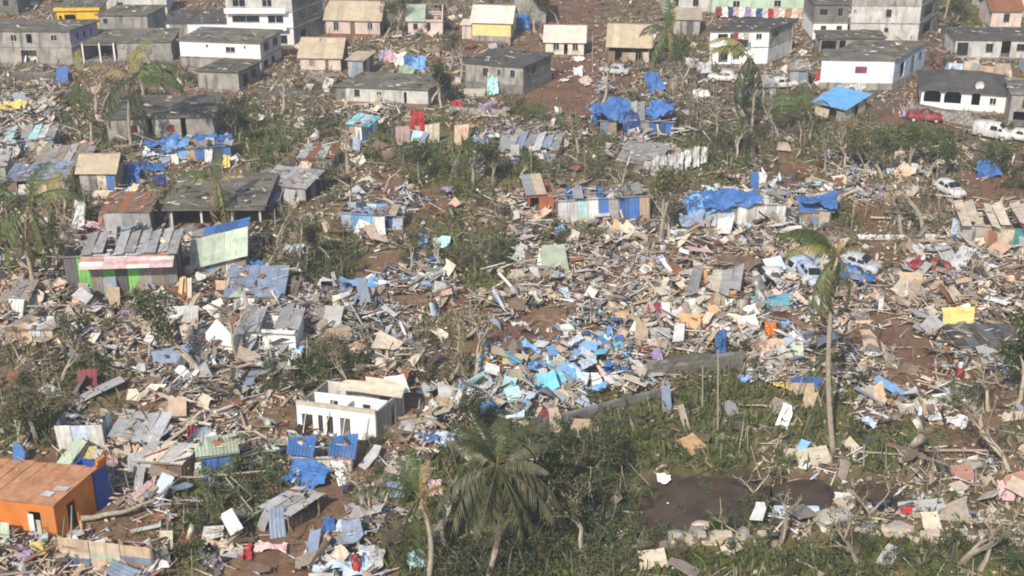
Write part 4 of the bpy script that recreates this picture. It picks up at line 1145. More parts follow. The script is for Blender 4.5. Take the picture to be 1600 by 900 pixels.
t = empty('sheet_fence', A, 'patched fence of tan, blue and grey metal sheets before the orange house', 'fence', rz=math.atan2(u.y, u.x))
landmark(A + u / 2, 'the patched sheet fence')
for i in range(4):
    MB().bar((L_ * i / 3, .08, -.3), (L_ * i / 3, .08, 2.25), .05).build('post', 'greywood', t)
for i, (m1, m2, m3) in enumerate((('tan', 'palewood', 'blue'), ('palewood', 'palegreen', 'tan'), ('tan', 'bluegrey', 'greywood'))):
    x0, x1 = L_ * i / 3 + .03, L_ * (i + 1) / 3 - .03
    for z0, z1, m in ((0, .7, m3), (.7, 1.15, m2), (1.15, 2.1 - .08 * i, m1)):
        mb = MB()
        corrugated(mb, (x0, -.02 * z0, z0 + .01), (x1, -.02, z0 + .01), (x1, -.03, z1), (x0, -.03, z1 + .05), 5, .02)
        mb.build('panel', m, t)
# ---------------------------------------------------------------- vehicles
def loft(sections, close=True):
    """sections: list of (x, half width bottom, half width top, z bottom, z top)"""
    mb = MB()
    n = 8
    for x, wb, wt, zb, zt in sections:
        r = min(.12, (zt - zb) * .3)
        mb.v += [Vector((x, y, z)) for y, z in ((-wb, zb + r), (-wt, zt - r), (-wt + r, zt), (wt - r, zt), (wt, zt - r), (wb, zb + r), (wb - r, zb), (-wb + r, zb))]
    for i in range(len(sections) - 1):
        for k in range(n):
            mb.f.append((i * n + k, i * n + (k + 1) % n, (i + 1) * n + (k + 1) % n, (i + 1) * n + k))
    e = (len(sections) - 1) * n
    mb.f += [tuple(range(n))[::-1], tuple(e + k for k in range(n))]
    return mb
_w = MB()
_w.tube([(0, -.11, 0), (0, -.09, 0), (0, .09, 0), (0, .11, 0)], [.27, .32, .32, .27], 16)
WHEEL = new_mesh('wheel', _w.v, _w.f, True)
_w = MB().tube([(0, -.12, 0), (0, .12, 0)], [.19, .19], 10)
RIM = new_mesh('rim', _w.v, _w.f)
def vehicle(name, label, short, px, ang, paint, kind='car', tilt=(0, 0), cat='car', sink=0.0, s=1.0):
    p = G(*px)
    t = empty(name, (p.x, p.y, gz1(p) + .02 - sink * .7), label, cat, 'wrecked and parked vehicles')
    t.rotation_euler = (R(tilt[0]), R(tilt[1]), R(ang))
    t.scale = (s, s, s)
    ca_ = Vector((math.cos(R(ang)), math.sin(R(ang)), 0))
    cb_ = Vector((-ca_.y, ca_.x, 0))
    CLEAR.append((p - ca_ * 1.9 - cb_ * .8 + Vector((0, -.5, 0)), ca_, cb_, 3.8, 1.6, 1.5))
    landmark(p, short)
    if kind == 'van':
        body = [(-2.2, .78, .74, .35, 1.0), (-2.15, .86, .76, .3, 1.85), (-.6, .88, .78, .28, 1.95), (.7, .88, .76, .28, 1.9), (1.25, .88, .72, .28, 1.45), (1.55, .87, .80, .28, 1.1), (2.1, .84, .74, .3, .95), (2.25, .76, .68, .38, .8)]
        win = [((.72, .80), (.70, 1.78), (1.2, 1.38))]
        side = [(-.2, .65, 1.2, 1.7), (.72, 1.2, 1.2, 1.5)]
    else:
        body = [(-2.05, .72, .68, .42, .82), (-1.95, .84, .76, .3, .95), (-1.2, .86, .80, .26, .98), (1.0, .86, .80, .26, .98), (1.75, .84, .74, .28, .88), (2.02, .74, .64, .38, .74)]
        side = [(-.85, -.02, 1.0, 1.3), (.06, .78, 1.0, 1.3)]
    bo = loft(body).build('body', paint, t, True)
    if kind in ('car', 'pickup'):
        x0 = -1.35 if kind == 'car' else -.35
        cab = [(x0 - .3, .74, .60, .9, .97), (x0 + .15, .76, .58, .9, 1.42), (.25, .76, .58, .9, 1.46), (.95, .76, .62, .9, .99)]
        loft(cab).build('cabin', paint, t, True)
        MB().face([(.34, -.55, 1.41), (.34, .55, 1.41), (.93, .62, 1.02), (.93, -.62, 1.02)][::-1]).build('windscreen', 'car_glass', t).location.z = .03
        MB().face([(x0 + .1, -.53, 1.38), (x0 + .1, .53, 1.38), (x0 - .26, .6, 1.0), (x0 - .26, -.6, 1.0)]).build('rear_window', 'car_glass', t).location.x = -.025
        if kind == 'pickup':
            side = [(-.3, .3, 1.0, 1.3)]
            MB().box((-1.35, 0, 1.0), (1.2, 1.35, .06)).build('load_bed', 'darkgrey', t)
            for y in (-.76, .76):
                MB().box((-1.35, y, 1.05), (1.3, .06, .3)).build('bed_side', paint, t)
        for sg in (-1, 1):
            for a, b, z0, z1 in side:
                MB().face([(a, sg * .785, z0), (b, sg * .785, z0), (b - .1, sg * .655, z1), (a + .08, sg * .655, z1)][::sg]).build('side_window', 'car_glass', t)
    else:
        MB().face([(.74, -.66, 1.85), (.74, .66, 1.85), (1.24, .68, 1.47), (1.24, -.68, 1.47)][::-1]).build('windscreen', 'car_glass', t).location = (.03, 0, .03)
        for sg in (-1, 1):
            for a, b, z0, z1 in side:
                MB().face([(a, sg * .86, z0), (b, sg * .86, z0), (b - .08, sg * .81, z1), (a + .04, sg * .81, z1)][::sg]).build('side_window', 'car_glass', t)
        MB().face([(-2.19, -.6, 1.25), (-2.19, .6, 1.25), (-2.18, .56, 1.7), (-2.18, -.56, 1.7)]).build('rear_window', 'car_glass', t)
    for x in (-1.3, 1.3):
        for y in (-.78, .78):
            w = link('wheel', WHEEL, 'tyre', t, (x, y, .3))
            link('rim', RIM, 'silver', w)
    fx = body[-1][0]
    for y in (-.5, .5):
        MB().box((fx - .06, y, .68), (.14, .28, .13)).build('headlight', 'silver', t)
        MB().box((body[0][0] + .04, y * 1.1, .75), (.1, .2, .16)).build('tail_light', 'red', t)
    MB().box((fx + .0, 0, .46), (.12, 1.4, .14)).build('bumper', 'darkgrey', t)
    MB().box((body[0][0] - .0, 0, .46), (.12, 1.4, .14)).build('bumper', 'darkgrey', t)
    return t
vehicle('van', 'white van parked below the arched bungalow', 'the white van', (1550, 216), -32, 'car_white', 'van', cat='van')
vehicle('car', 'white car cut off at the edge beside the white van', 'the white edge car', (1600, 222), -35, 'car_white')
vehicle('pickup_truck', 'red pickup parked at the foot of the pale yard wall', 'the red pickup', (1444, 189), -12, 'car_red', 'pickup', cat='pickup')
vehicle('car', 'white car beside the narrow grey cabin', 'the white car by the cabin', (1222, 137), 12, 'car_white')
vehicle('car', 'white car in the shade below the white two storey house', 'the shaded white car', (1130, 126), 170, 'car_white')
vehicle('car', 'white hatchback on bare soil near the stripped tree', 'the lone white hatchback', (1482, 304), -70, 'car_white')
vehicle('car', 'pale blue car half buried in debris left of the tall palm', 'the pale blue wreck', (1252, 420), 28, 'car_paleblue', tilt=(4, -5), sink=.2)
vehicle('car', 'silver blue car nose down beside the pale blue wreck', 'the silver blue wreck', (1264, 438), -80, 'car_paleblue', tilt=(-6, 6), sink=.25)
vehicle('car', 'white car buried to its windows in debris near the wrecked cars', 'the buried white car', (1210, 438), 15, 'car_white', tilt=(3, 3), sink=.35)
vehicle('car', 'silver car with its bonnet lifted behind the tall palm', 'the silver wreck behind the palm', (1340, 420), -35, 'car_silver', tilt=(4, 5), sink=.15)
vehicle('car', 'crushed blue car at the foot of the silver wreck', 'the crushed blue car', (1330, 436), -20, 'car_blue', tilt=(-8, 5), sink=.35)
vehicle('car', 'dark red car pinned under fallen sheets', 'the dark red wreck', (1455, 428), 165, 'car_red', tilt=(5, -6), sink=.2)
vehicle('car', 'grey blue car partly hidden in scrub by the cream cottage', 'the grey blue car by the cottage', (960, 116), 160, 'car_silver')

# ---------------------------------------------------------------- people
def person(label, px, face, shirt, trousers, skirt=False, seed=0):
    p = G(*px)
    t = empty('person', (p.x, p.y, gz1(p) + .05), label, 'person', rz=R(face))
    rr = random.Random(seed)
    V = [(0, 0, .95), (0, 0, 1.12), (0, 0, 1.32), (0, .0, 1.45), (0, .0, 1.52), (0, -.02, 1.62), (0, -.01, 1.71)]
    rad = [.15, .135, .16, .085, .055, .095, .08]
    E = [(0, 1), (1, 2), (2, 3), (3, 4), (4, 5), (5, 6)]
    def chain(root, pts, rs):
        prev = root
        for q, r_ in zip(pts, rs):
            V.append(q); rad.append(r_); E.append((prev, len(V) - 1)); prev = len(V) - 1
        return prev
    for s in (-1, 1):
        st = .06 * s * (1 if rr.random() < .5 else -1)
        chain(0, [(s * .1, 0, .88), (s * .11, -.02 + st, .5), (s * .11, .02 + st * 1.4, .09), (s * .12, -.14 + st * 1.4, .04)], [.095, .065, .045, .035])
        w = chain(3, [(s * .18, 0, 1.42), (s * .25, .02, 1.14), (s * .27, -.10, .9), (s * .27, -.13, .83)], [.06, .045, .032, .03])
        for k in range(4):
            chain(w, [(s * (.24 + .018 * k), -.16, .76 - .01 * (k % 3)), (s * (.24 + .018 * k), -.17, .71 - .012 * (k in (1, 2)))], [.009, .008])
        chain(w, [(s * .235, -.17, .81), (s * .225, -.19, .77)], [.010, .009])
    me = bpy.data.meshes.new('body')
    me.from_pydata(V, E, [])
    o = link('body', me, 'skin', t)
    sk = o.modifiers.new('skin', 'SKIN')
    for i, sv in enumerate(me.skin_vertices[0].data):
        sv.radius = (rad[i], rad[i])
        sv.use_root = (i == 0)
    ss = o.modifiers.new('smooth', 'SUBSURF')
    ss.levels = ss.render_levels = 1
    MB().tube([(0, 0, .86), (0, 0, 1.0), (0, 0, 1.2), (0, 0, 1.38), (0, 0, 1.47)], [.19, .175, .175, .20, .10], 10).build('shirt', shirt, t, True)
    for s in (-1, 1):
        MB().tube([(s * .16, 0, 1.43), (s * .225, .01, 1.25), (s * .25, .02, 1.12)], [.085, .075, .065], 8).build('sleeve', shirt, t, True)
    if skirt:
        MB().tube([(0, 0, .98), (0, 0, .6), (0, 0, .18)], [.18, .24, .30], 12).build('skirt', trousers, t, True)
    else:
        for s in (-1, 1):
            MB().tube([(s * .09, 0, .95), (s * .11, -.01, .5), (s * .11, .01, .14)], [.125, .09, .075], 8).build('trouser_leg', trousers, t, True)
    MB().tube([(0, .03, 1.62), (0, .02, 1.70), (0, .01, 1.77), (0, 0, 1.80)], [.108, .115, .09, .03], 10).build('hair', 'hair', t, True)
person('person in red clothes standing beside the pale cloth near the lower edge', (557, 899), 20, 'red', 'red', True, 1)
person('person in a white shirt on the earth path beside the bare trunk', (540, 772), 200, 'white', 'navy', False, 2)
person('person in white top and red skirt on the bare soil below the yellow panel', (1498, 593), 0, 'white', 'red', True, 3)
person('person in pink top walking at the foot of the red pickup', (1412, 186), 90, 'pink', 'purple', True, 4)
person('person in dark clothes walking on the dirt road by the pale wall', (1466, 62), 30, 'white', 'darkgrey', False, 5)

# ---------------------------------------------------------------- palms
def frond_mesh(L, a0, bend, width, droop, nl=40, seed=0, torn=0.0):
    rr = random.Random(seed)
    pts, p, n = [], Vector((0, 0, 0)), 12
    for i in range(n + 1):
        pts.append(p.copy())
        a = a0 - bend * (i / n) ** 1.1
        p = p + Vector((math.cos(a), 0, math.sin(a))) * (L / n)
    mb = MB()
    mb.tube(pts, [.05 * (1 - .85 * i / n) + .006 for i in range(n + 1)], 4)
    for k in range(nl):
        t = .14 + .84 * k / nl
        i = min(int(t * n), n - 1)
        f = t * n - i
        c = pts[i].lerp(pts[i + 1], f)
        d = (pts[i + 1] - pts[i]).normalized()
        up = Vector((-d.z, 0, d.x))
        for sg in (-1, 1):
            if rr.random() < torn:
                continue
            ln = width * (math.sin(math.pi * (.18 + .78 * t)) ** .7) * rr.uniform(.75, 1.1)
            out = (Vector((0, sg, 0)) * .8 + d * .55 + up * (.25 - droop * .35) + Vector((0, 0, -droop * .75)) + Vector((rr.uniform(-.15, .15), 0, rr.uniform(-.15, .15)))).normalized()
            w = d * .042
            mid = c + out * ln * .55 + Vector((0, 0, -.02))
            tip = c + out * ln + Vector((0, 0, -droop * .3 * ln - .05))
            b = len(mb.v)
            mb.v += [c - w * .6, c + w * .6, mid + w, mid - w, tip]
            mb.f += [(b, b + 1, b + 2, b + 3), (b + 3, b + 2, b + 4)]
    return new_mesh('frond', mb.v, mb.f)
FROND = dict(
    up=[frond_mesh(3.4, 1.0, 1.5, .75, .3, seed=i, torn=.08) for i in range(3)],
    arch=[frond_mesh(3.8, .75, 2.3, .8, .6, seed=10 + i, torn=.1) for i in range(3)],
    hang=[frond_mesh(3.4, -.2, 1.25, .7, 1.15, seed=20 + i, torn=.35) for i in range(3)],
    whip=[frond_mesh(4.2, .55, 1.2, .85, .9, seed=30 + i, torn=.1, nl=46) for i in range(2)])
def palm(label, short, base, crown, r0=.2, fronds=(), nuts=True, skirt=True, seed=0, base_d=None, lean_bow=.4):
    """base and crown: pixels of the trunk's foot and of its crown; fronds: (kind, azimuth, extra pitch, scale, material)"""
    rr = random.Random(seed)
    k0 = 1.75 if base[1] < 470 else 1.45
    P = G(*base)
    T = on_y(crown[0], crown[1], P.y)
    t = empty('palm_tree', (P.x, P.y, gz1(P)), label, 'palm', 'coconut palms stripped by the wind')
    landmark(P, short)
    d = T - P
    n = 14
    pts = [Vector((0, 0, -.3)) + Vector((d.x, 0, d.z + .3)) * (k / n) + Vector((1, 0, 0)) * (lean_bow * math.sin(math.pi * k / n) * (1 if d.x <= 0 else -1)) for k in range(n + 1)]
    rad = [r0 * (1.45 if k == 0 else 1.0 - .35 * k / n) * (1 + .06 * (k % 2)) for k in range(n + 1)]
    MB().tube(pts, rad, 8).build('trunk', 'palm_bark', t, True)
    top = pts[-1]
    for kind, az, pitch, sc_, mat in fronds:
        link('frond', rr.choice(FROND[kind]), mat, t, top + Vector((math.cos(R(az)) * .12, math.sin(R(az)) * .12, rr.uniform(-.1, .15))), (rr.uniform(-.3, .3), R(-pitch), R(az)), (sc_ * k0, sc_ * k0, sc_ * k0))
    if skirt:
        mb = MB()
        for k in range(26):
            a = rr.uniform(0, 6.28)
            q = top + Vector((0, 0, rr.uniform(-.1, .3)))
            e = q + Vector((math.cos(a) * rr.uniform(.2, .75), math.sin(a) * rr.uniform(.2, .75), rr.uniform(-.9, .5)))
            mb.tube([q, q.lerp(e, .6) + Vector((0, 0, .12)), e], [.05, .03, .012], 3, False)
        mb.build('leaf_bases', 'frond_dry', t)
    if nuts:
        for k in range(6):
            a = rr.uniform(0, 6.28)
            q = top + Vector((math.cos(a) * .3, math.sin(a) * .3, rr.uniform(-.4, -.1)))
            MB().tube([q + Vector((0, 0, z)) for z in (-.13, -.07, 0, .08, .13)], [.03, .1, .12, .09, .03], 6).build('coconut', 'frond_yellow' if k % 2 else 'frond_dry', t, True)
    return t
g, y_, d_, k_ = 'frond_green', 'frond_yellow', 'frond_dry', 'frond_dark'
palm('tallest coconut palm with crown blown to one side, standing in the grass', 'the tallest palm', (1303, 708), (1307, 400), .21, [('arch', 178, 28, .92, g), ('arch', 168, 32, .85, g), ('whip', 188, 22, .8, g), ('arch', 195, 18, .8, y_), ('hang', 205, -30, 1.1, 'frond_grey'), ('hang', 225, -48, 1.1, g), ('hang', 340, -35, .8, 'frond_grey'), ('arch', 15, 8, .55, d_), ('hang', 200, -22, .8, g), ('hang', 215, -42, .95, d_), ('hang', 190, -50, .9, k_), ('hang', 160, -50, .6, d_), ('hang', 330, -55, .6, k_), ('hang', 20, -60, .6, k_), ('up', 150, 35, .3, y_), ('arch', 200, 0, .4, d_), ('up', 60, 30, .25, d_)], seed=1, lean_bow=-.45)
palm('coconut palm with drooping green crown before the house with red windows', 'the palm by the red windows', (207, 237), (205, 124), .2, [('up', 60, 25, 1, y_), ('arch', 20, 10, 1.1, g), ('arch', 0, -5, 1.15, g), ('whip', 340, -10, 1, g), ('arch', 35, 0, 1, g), ('hang', 200, -20, 1.1, g), ('hang', 180, -10, 1.0, k_), ('hang', 300, -40, 1, k_), ('hang', 250, -45, 1, k_), ('arch', 150, 0, .8, d_)], seed=2)
palm('thin palm with a yellowed ragged crown beside bare trees', 'the ragged yellow palm', (142, 226), (127, 118), .16, [('up', 100, 30, .6, y_), ('hang', 200, -35, .9, g), ('hang', 240, -50, 1.0, g), ('arch', 20, 5, .7, d_), ('hang', 330, -40, .7, d_), ('up', 200, 10, .5, d_)], seed=3)
palm('coconut palm with wide drooping fronds at the left edge', 'the wide left edge palm', (57, 458), (44, 324), .22, [('up', 60, 30, .8, g), ('arch', 170, 15, 1, g), ('hang', 190, -10, 1.1, g), ('hang', 215, -25, 1.1, g), ('hang', 160, -35, 1.1, d_), ('hang', 340, -25, 1.1, k_), ('arch', 10, 10, .9, g), ('hang', 260, -50, 1, d_), ('hang', 310, -45, 1.1, g), ('up', 20, 20, .7, y_)], seed=4)
palm('leaning coconut palm with an orange brown crown above the tipped green roof', 'the leaning palm', (364, 360), (338, 287), .15, [('up', 80, 35, .65, g), ('arch', 185, 15, .7, g), ('arch', 170, 0, .6, y_), ('hang', 330, -30, .75, k_), ('hang', 270, -50, .8, g), ('hang', 210, -45, .8, d_), ('arch', 15, 5, .65, d_), ('hang', 300, -45, .9, y_)], seed=5, lean_bow=.1)
palm('coconut palm with golden nuts beside the torn open tan hut', 'the golden nut palm', (1049, 98), (1046, 50), .17, [('up', 100, 40, .9, g), ('up', 70, 30, .9, y_), ('hang', 200, -20, 1, g), ('hang', 220, -40, 1, k_), ('hang', 330, -20, 1.1, g), ('hang', 350, -35, 1, g), ('arch', 160, 0, .8, g), ('hang', 270, -50, 1, y_)], seed=6)
palm('drooping coconut palm in front of the white two storey house', 'the palm by the white two storey house', (1173, 208), (1172, 92), .18, [('arch', 175, 25, 1, y_), ('arch', 160, 10, .9, g), ('hang', 200, -35, 1.2, k_), ('hang', 235, -50, 1.2, k_), ('hang', 340, -40, 1.2, k_), ('hang', 310, -50, 1.1, k_), ('whip', 185, 10, .7, y_), ('hang', 270, -55, 1, g)], seed=7)
palm('low young palm with arching fronds beside the light blue shed', 'the young palm by the blue shed', (1266, 208), (1262, 176), .16, [('arch', 150, 20, .9, g), ('arch', 180, 10, .95, g), ('whip', 200, 0, .8, g), ('hang', 220, -20, 1, k_), ('arch', 30, 15, .6, y_), ('up', 90, 30, .7, g), ('hang', 320, -30, .7, g)], seed=8, nuts=False)
palm('coconut palm with a fan of glossy fronds and a pink cloth caught in it', 'the palm with the pink cloth', (668, 905), (657, 778), .19, [('up', 115, 38, .62, g), ('up', 130, 30, .6, g), ('arch', 165, 25, .75, g), ('whip', 185, 5, .7, g), ('hang', 215, -40, 1.0, k_), ('hang', 230, -50, 1.0, g), ('arch', 10, 20, .45, y_), ('hang', 330, -50, .6, d_), ('up', 60, 45, .5, d_)], seed=9)
palm('broad shaggy palm with long weeping fronds over the dark hollow', 'the shaggy weeping palm', (752, 905), (776, 712), .2,
     [('hang', a + 7 * (i % 4), -8 - 14 * (i % 4), .62 + .16 * (i % 3), (k_, k_, 'frond_grey', k_, d_)[i % 5]) for i, a in enumerate(range(0, 360, 15))] + [('whip', a, 10, .6, 'frond_grey') for a in (150, 60, 20, 330)] + [('up', a, 20, .7, k_) for a in (120, 80, 30, 160, 200)] + [('hang', a, 4, 1.0, 'frond_grey' if a % 2 else k_) for a in (5, 50, 130, 185, 215, 240, 265, 290, 325)], seed=10, nuts=False, lean_bow=-.6)
palm('short palm with hanging brown fronds beside the wide left edge palm', 'the short brown palm', (92, 400), (82, 318), .15, [('hang', 200, -30, .9, d_), ('hang', 320, -30, .9, d_), ('up', 80, 30, .6, y_), ('hang', 260, -50, .9, g)], seed=11)

# ---------------------------------------------------------------- stripped trees, bushes, banana plants
def tree_mesh(seed, H=5.0, spread=.6, levels=4, lean=.1):
    rr = random.Random(seed)
    mb, tips = MB(), []
    def grow(p, d, ln, r, lv):
        n = 3
        pts, q = [p.copy()], p.copy()
        dd = d.copy()
        for i in range(n):
            dd = (dd + Vector((rr.gauss(0, .16), rr.gauss(0, .16), rr.gauss(0.02, .08)))).normalized()
            q = q + dd * ln / n
            pts.append(q.copy())
        mb.tube(pts, [r * (1 - .38 * i / n) for i in range(n + 1)], 5 if lv > 1 else 3, False)
        if lv == 0:
            tips.append(q.copy())
            return
        if lv <= 2:
            tips.append(pts[2].copy())
        for c in range(rr.choice((2, 2, 3))):
            ax = Vector((rr.gauss(0, 1), rr.gauss(0, 1), rr.gauss(.25, .5))).normalized()
            grow(pts[-1] if c < 2 else pts[2], (dd + ax * spread * rr.uniform(.7, 1.4)).normalized(), ln * rr.uniform(.55, .85), r * .56, lv - 1)
    grow(Vector((0, 0, -.2)), Vector((rr.uniform(-lean, lean), rr.uniform(-lean, lean), 1)).normalized(), H * .42, .062 * H ** .8, levels)
    zmax = max(v.z for v in mb.v)
    for v in mb.v:
        v *= 1.0 / zmax
    tips[:] = [q / zmax for q in tips]
    return new_mesh('trunk', mb.v, mb.f), tips
LEAF_V = [(0, 0, 0), (.5, .38, .06), (1, 0, -.06), (.5, -.38, .06)]
LEAF_F = [(0, 3, 2, 1)]
def leaf_cloud(name, centres, n, rad, size, seed, squash=1.0):
    r = np.random.default_rng(seed)
    c = np.asarray(centres)[r.integers(0, len(centres), n)]
    v = r.normal(size=(n, 3))
    v /= np.linalg.norm(v, axis=1)[:, None]
    pos = c + v * (rad * r.random((n, 1)) ** .5) * np.array([1, 1, squash])
    rot = euler_mats(r.uniform(-.9, .9, n), r.uniform(-1.1, .7, n), r.uniform(0, 6.28, n))
    s = size * r.uniform(.6, 1.4, n)
    V = np.einsum('nij,nkj->nki', rot, np.array(LEAF_V)[None] * s[:, None, None]) + pos[:, None]
    me = bpy.data.meshes.new(name)
    me.from_pydata(V.reshape(-1, 3).tolist(), [], (np.array(LEAF_F)[None] + np.arange(n)[:, None, None] * 4).reshape(-1, 4).tolist())
    return me
TREES = []
for i in range(7):
    m_, tips = tree_mesh(100 + i, H=4 + i % 3, spread=(.45, .6, .8)[i % 3], lean=.2)
    TREES.append((m_, leaf_cloud('crown', [tuple(q) for q in tips], 130 + 70 * (i % 3), .06, .036, 50 + i), leaf_cloud('crown', [tuple(q) for q in tips], 1000, .105, .043, 70 + i)))
NEAR = lambda X, Y: min(LANDMARKS, key=lambda l: (l[0] - X) ** 2 + (l[1] - Y) ** 2)
PENDING = []                                          # things whose label is finished once all of them stand
def tree(x, y, ytop, var, leaf='leaf_dead', full=False, bark='bark_pale', lean=(0, 0)):
    P = G(x, y)
    H = height((x, y), ytop)
    t = empty('broken_tree', (P.x, P.y, gz1(P) - .05), None, None, 'trees stripped by the storm')
    t.rotation_euler = (R(lean[0]), R(lean[1]), random.uniform(0, 6.28) if lean == (0, 0) else 0)
    m_, thin, fullm = TREES[var % 7]
    s = (H * .75 + .8, H * .75 + .8, H)
    link('trunk', m_, bark, t, scale=s)
    link('crown', fullm if full else thin, leaf, t, scale=s)
    PENDING.append((t, 'tree', ('green leaved' if full else 'bare stripped') + ' tree', P, H))
for i, (x, y, yt, lf, full) in enumerate([
        (940, 168, 92, 'leaf_dead', 0), (1446, 372, 262, 'leaf_dead', 0), (1408, 366, 290, 'leaf_dead', 0), (660, 294, 222, 'leaf_green', 1), (432, 384, 318, 'leaf_dead', 0), (456, 432, 336, 'leaf_dead', 0),
        (690, 424, 382, 'leaf_olive', 0), (1030, 378, 262, 'leaf_olive', 1), (1046, 380, 280, 'leaf_dead', 0), (985, 345, 268, 'leaf_olive', 0), (1582, 642, 500, 'leaf_green', 1), (742, 596, 490, 'leaf_olive', 0), (702, 592, 486, 'leaf_dead', 0),
        (322, 598, 470, 'leaf_dark', 1), (374, 566, 468, 'leaf_dead', 0), (164, 188, 90, 'leaf_dead', 0), (150, 176, 104, 'leaf_dead', 0), (220, 170, 76, 'leaf_olive', 0), (236, 120, 64, 'leaf_dead', 0), (1350, 284, 218, 'leaf_olive', 1), (1380, 280, 206, 'leaf_olive', 1),
        (1416, 276, 196, 'leaf_green', 1), (1450, 274, 206, 'leaf_green', 1), (1320, 272, 208, 'leaf_olive', 0), (1290, 270, 210, 'leaf_dead', 0), (1216, 218, 146, 'leaf_olive', 0), (1240, 250, 190, 'leaf_olive', 0), (1150, 250, 196, 'leaf_green', 1),
        (702, 110, 50, 'leaf_olive', 1), (720, 120, 62, 'leaf_dead', 0), (620, 60, 2, 'leaf_dark', 1), (650, 40, -14, 'leaf_dark', 1), (600, 66, 20, 'leaf_dead', 0), (1490, 40, -24, 'leaf_olive', 1), (1510, 50, -8, 'leaf_olive', 1), (1475, 30, -26, 'leaf_dark', 1),
        (875, 40, -14, 'leaf_dark', 1), (835, 50, 2, 'leaf_dead', 0), (690, 170, 100, 'leaf_dark', 1), (672, 166, 112, 'leaf_dark', 1), (365, 210, 150, 'leaf_dark', 1), (375, 218, 160, 'leaf_dark', 1), (350, 180, 140, 'leaf_green', 0),
        (545, 615, 555, 'leaf_dead', 0), (572, 800, 712, 'leaf_dead', 0), (590, 790, 730, 'leaf_dead', 0), (1340, 895, 765, 'leaf_olive', 0), (1362, 822, 730, 'leaf_olive', 0), (1578, 735, 640, 'leaf_dead', 0), (1216, 850, 765, 'leaf_dead', 0),
        (985, 868, 805, 'leaf_green', 0), (908, 870, 770, 'leaf_olive', 1), (860, 820, 690, 'leaf_dark', 1), (930, 740, 660, 'leaf_dark', 1), (1180, 770, 690, 'leaf_green', 0), (1500, 880, 760, 'leaf_olive', 0), (1530, 890, 800, 'leaf_olive', 0),
        (1160, 845, 790, 'leaf_green', 0), (60, 690, 600, 'leaf_olive', 1), (30, 700, 625, 'leaf_olive', 1), (95, 600, 520, 'leaf_dead', 0), (30, 590, 520, 'leaf_olive', 0), (125, 570, 505, 'leaf_olive', 1), (545, 270, 200, 'leaf_dead', 0), (600, 300, 235, 'leaf_olive', 0),
        (740, 290, 215, 'leaf_green', 1), (770, 292, 225, 'leaf_olive', 1), (810, 285, 235, 'leaf_green', 1), (705, 275, 225, 'leaf_dead', 0), (520, 410, 352, 'leaf_green', 1), (478, 410, 348, 'leaf_olive', 1), (640, 425, 372, 'leaf_olive', 1), (905, 240, 180, 'leaf_dead', 0),
        (1115, 220, 160, 'leaf_olive', 0), (1090, 190, 120, 'leaf_dead', 0), (1065, 140, 70, 'leaf_olive', 0), (418, 150, 100, 'leaf_dead', 0), (440, 180, 120, 'leaf_dead', 0), (510, 180, 120, 'leaf_olive', 0), (100, 330, 262, 'leaf_dead', 0), (120, 350, 280, 'leaf_olive', 1), (20, 330, 270, 'leaf_dark', 1),
        (235, 350, 290, 'leaf_dead', 0), (410, 430, 350, 'leaf_dead', 0), (1520, 465, 390, 'leaf_olive', 0), (1560, 460, 400, 'leaf_olive', 0), (1545, 640, 560, 'leaf_dead', 0), (700, 860, 740, 'leaf_olive', 0), (760, 700, 620, 'leaf_dark', 1), (640, 700, 640, 'leaf_dead', 0)]):
    tree(x, y, yt, i, lf, bool(full))
def pole(x, y, yt, dx=0, mat='greywood', r=.07):
    P = G(x, y)
    T = on_y(x + dx, yt, P.y)
    o = MB().tube([(0, 0, -.3), (T.x - P.x, 0, T.z)], [r, r * .7], 6).build('pole', mat)
    o.location = (P.x, P.y, gz1(P))
    PENDING.append((o, 'pole', 'upright weathered pole', P, T.z))
for a in [(1122, 672, 545, 0), (1098, 645, 570, 0), (500, 105, 55, 0), (577, 70, 30, 0), (926, 112, 52, 0), (1231, 140, 85, 0), (1262, 140, 97, 0), (1414, 168, 118, 0), (1507, 215, 165, 0), (1527, 172, 130, 14), (830, 300, 240, 0), (1330, 360, 310, 6), (1350, 350, 300, 8), (1380, 345, 285, -8), (1385, 735, 690, 0), (1350, 730, 695, 0), (1458, 745, 715, 0), (1567, 740, 705, 0), (1525, 770, 735, 0), (735, 500, 455, 0), (985, 430, 380, 0), (262, 850, 800, 0), (110, 870, 790, 2), (176, 760, 700, 0), (1300, 730, 700, 0)]:
    pole(*a)
BUSH = []
for i in range(6):
    r = np.random.default_rng(200 + i)
    cs = [(r.normal(0, .42), r.normal(0, .42), abs(r.normal(.32, .2))) for _ in range(11 + 3 * (i % 3))]
    mb = MB()
    for c in cs:
        mb.tube([(0, 0, -.1), (c[0] * .5, c[1] * .5, c[2] * .7), c], [.025, .018, .008], 3, False)
        for _ in range(2):
            e = (c[0] + r.normal(0, .2), c[1] + r.normal(0, .2), c[2] + abs(r.normal(.1, .15)))
            mb.tube([c, e], [.010, .004], 3, False)
    BUSH.append((leaf_cloud('foliage', cs, 760, .27, .085, 300 + i, .8), new_mesh('stems', mb.v, mb.f)))
def bush(x, y, size, mat='leaf_green', var=0, hs=1.0):
    P = G(x, y)
    t = empty('bush', (P.x, P.y, gz1(P) - .03), None, None, 'bushes growing through the debris', rz=random.uniform(0, 6.28))
    f_, s_ = BUSH[var % 6]
    sc_ = (size * .62, size * .62, size * .75 * hs)
    link('foliage', f_, mat, t, scale=sc_)
    link('stems', s_, 'bark', t, scale=sc_)
    PENDING.append((t, 'bush', ('big ' if size > 2.75 else 'middling ' if size > 2.1 else 'low ') + {'leaf_green': 'green', 'leaf_dark': 'dark green', 'leaf_olive': 'olive', 'leaf_bright': 'bright green', 'leaf_dead': 'dried brown'}[mat] + ' leafy bush', P, size))
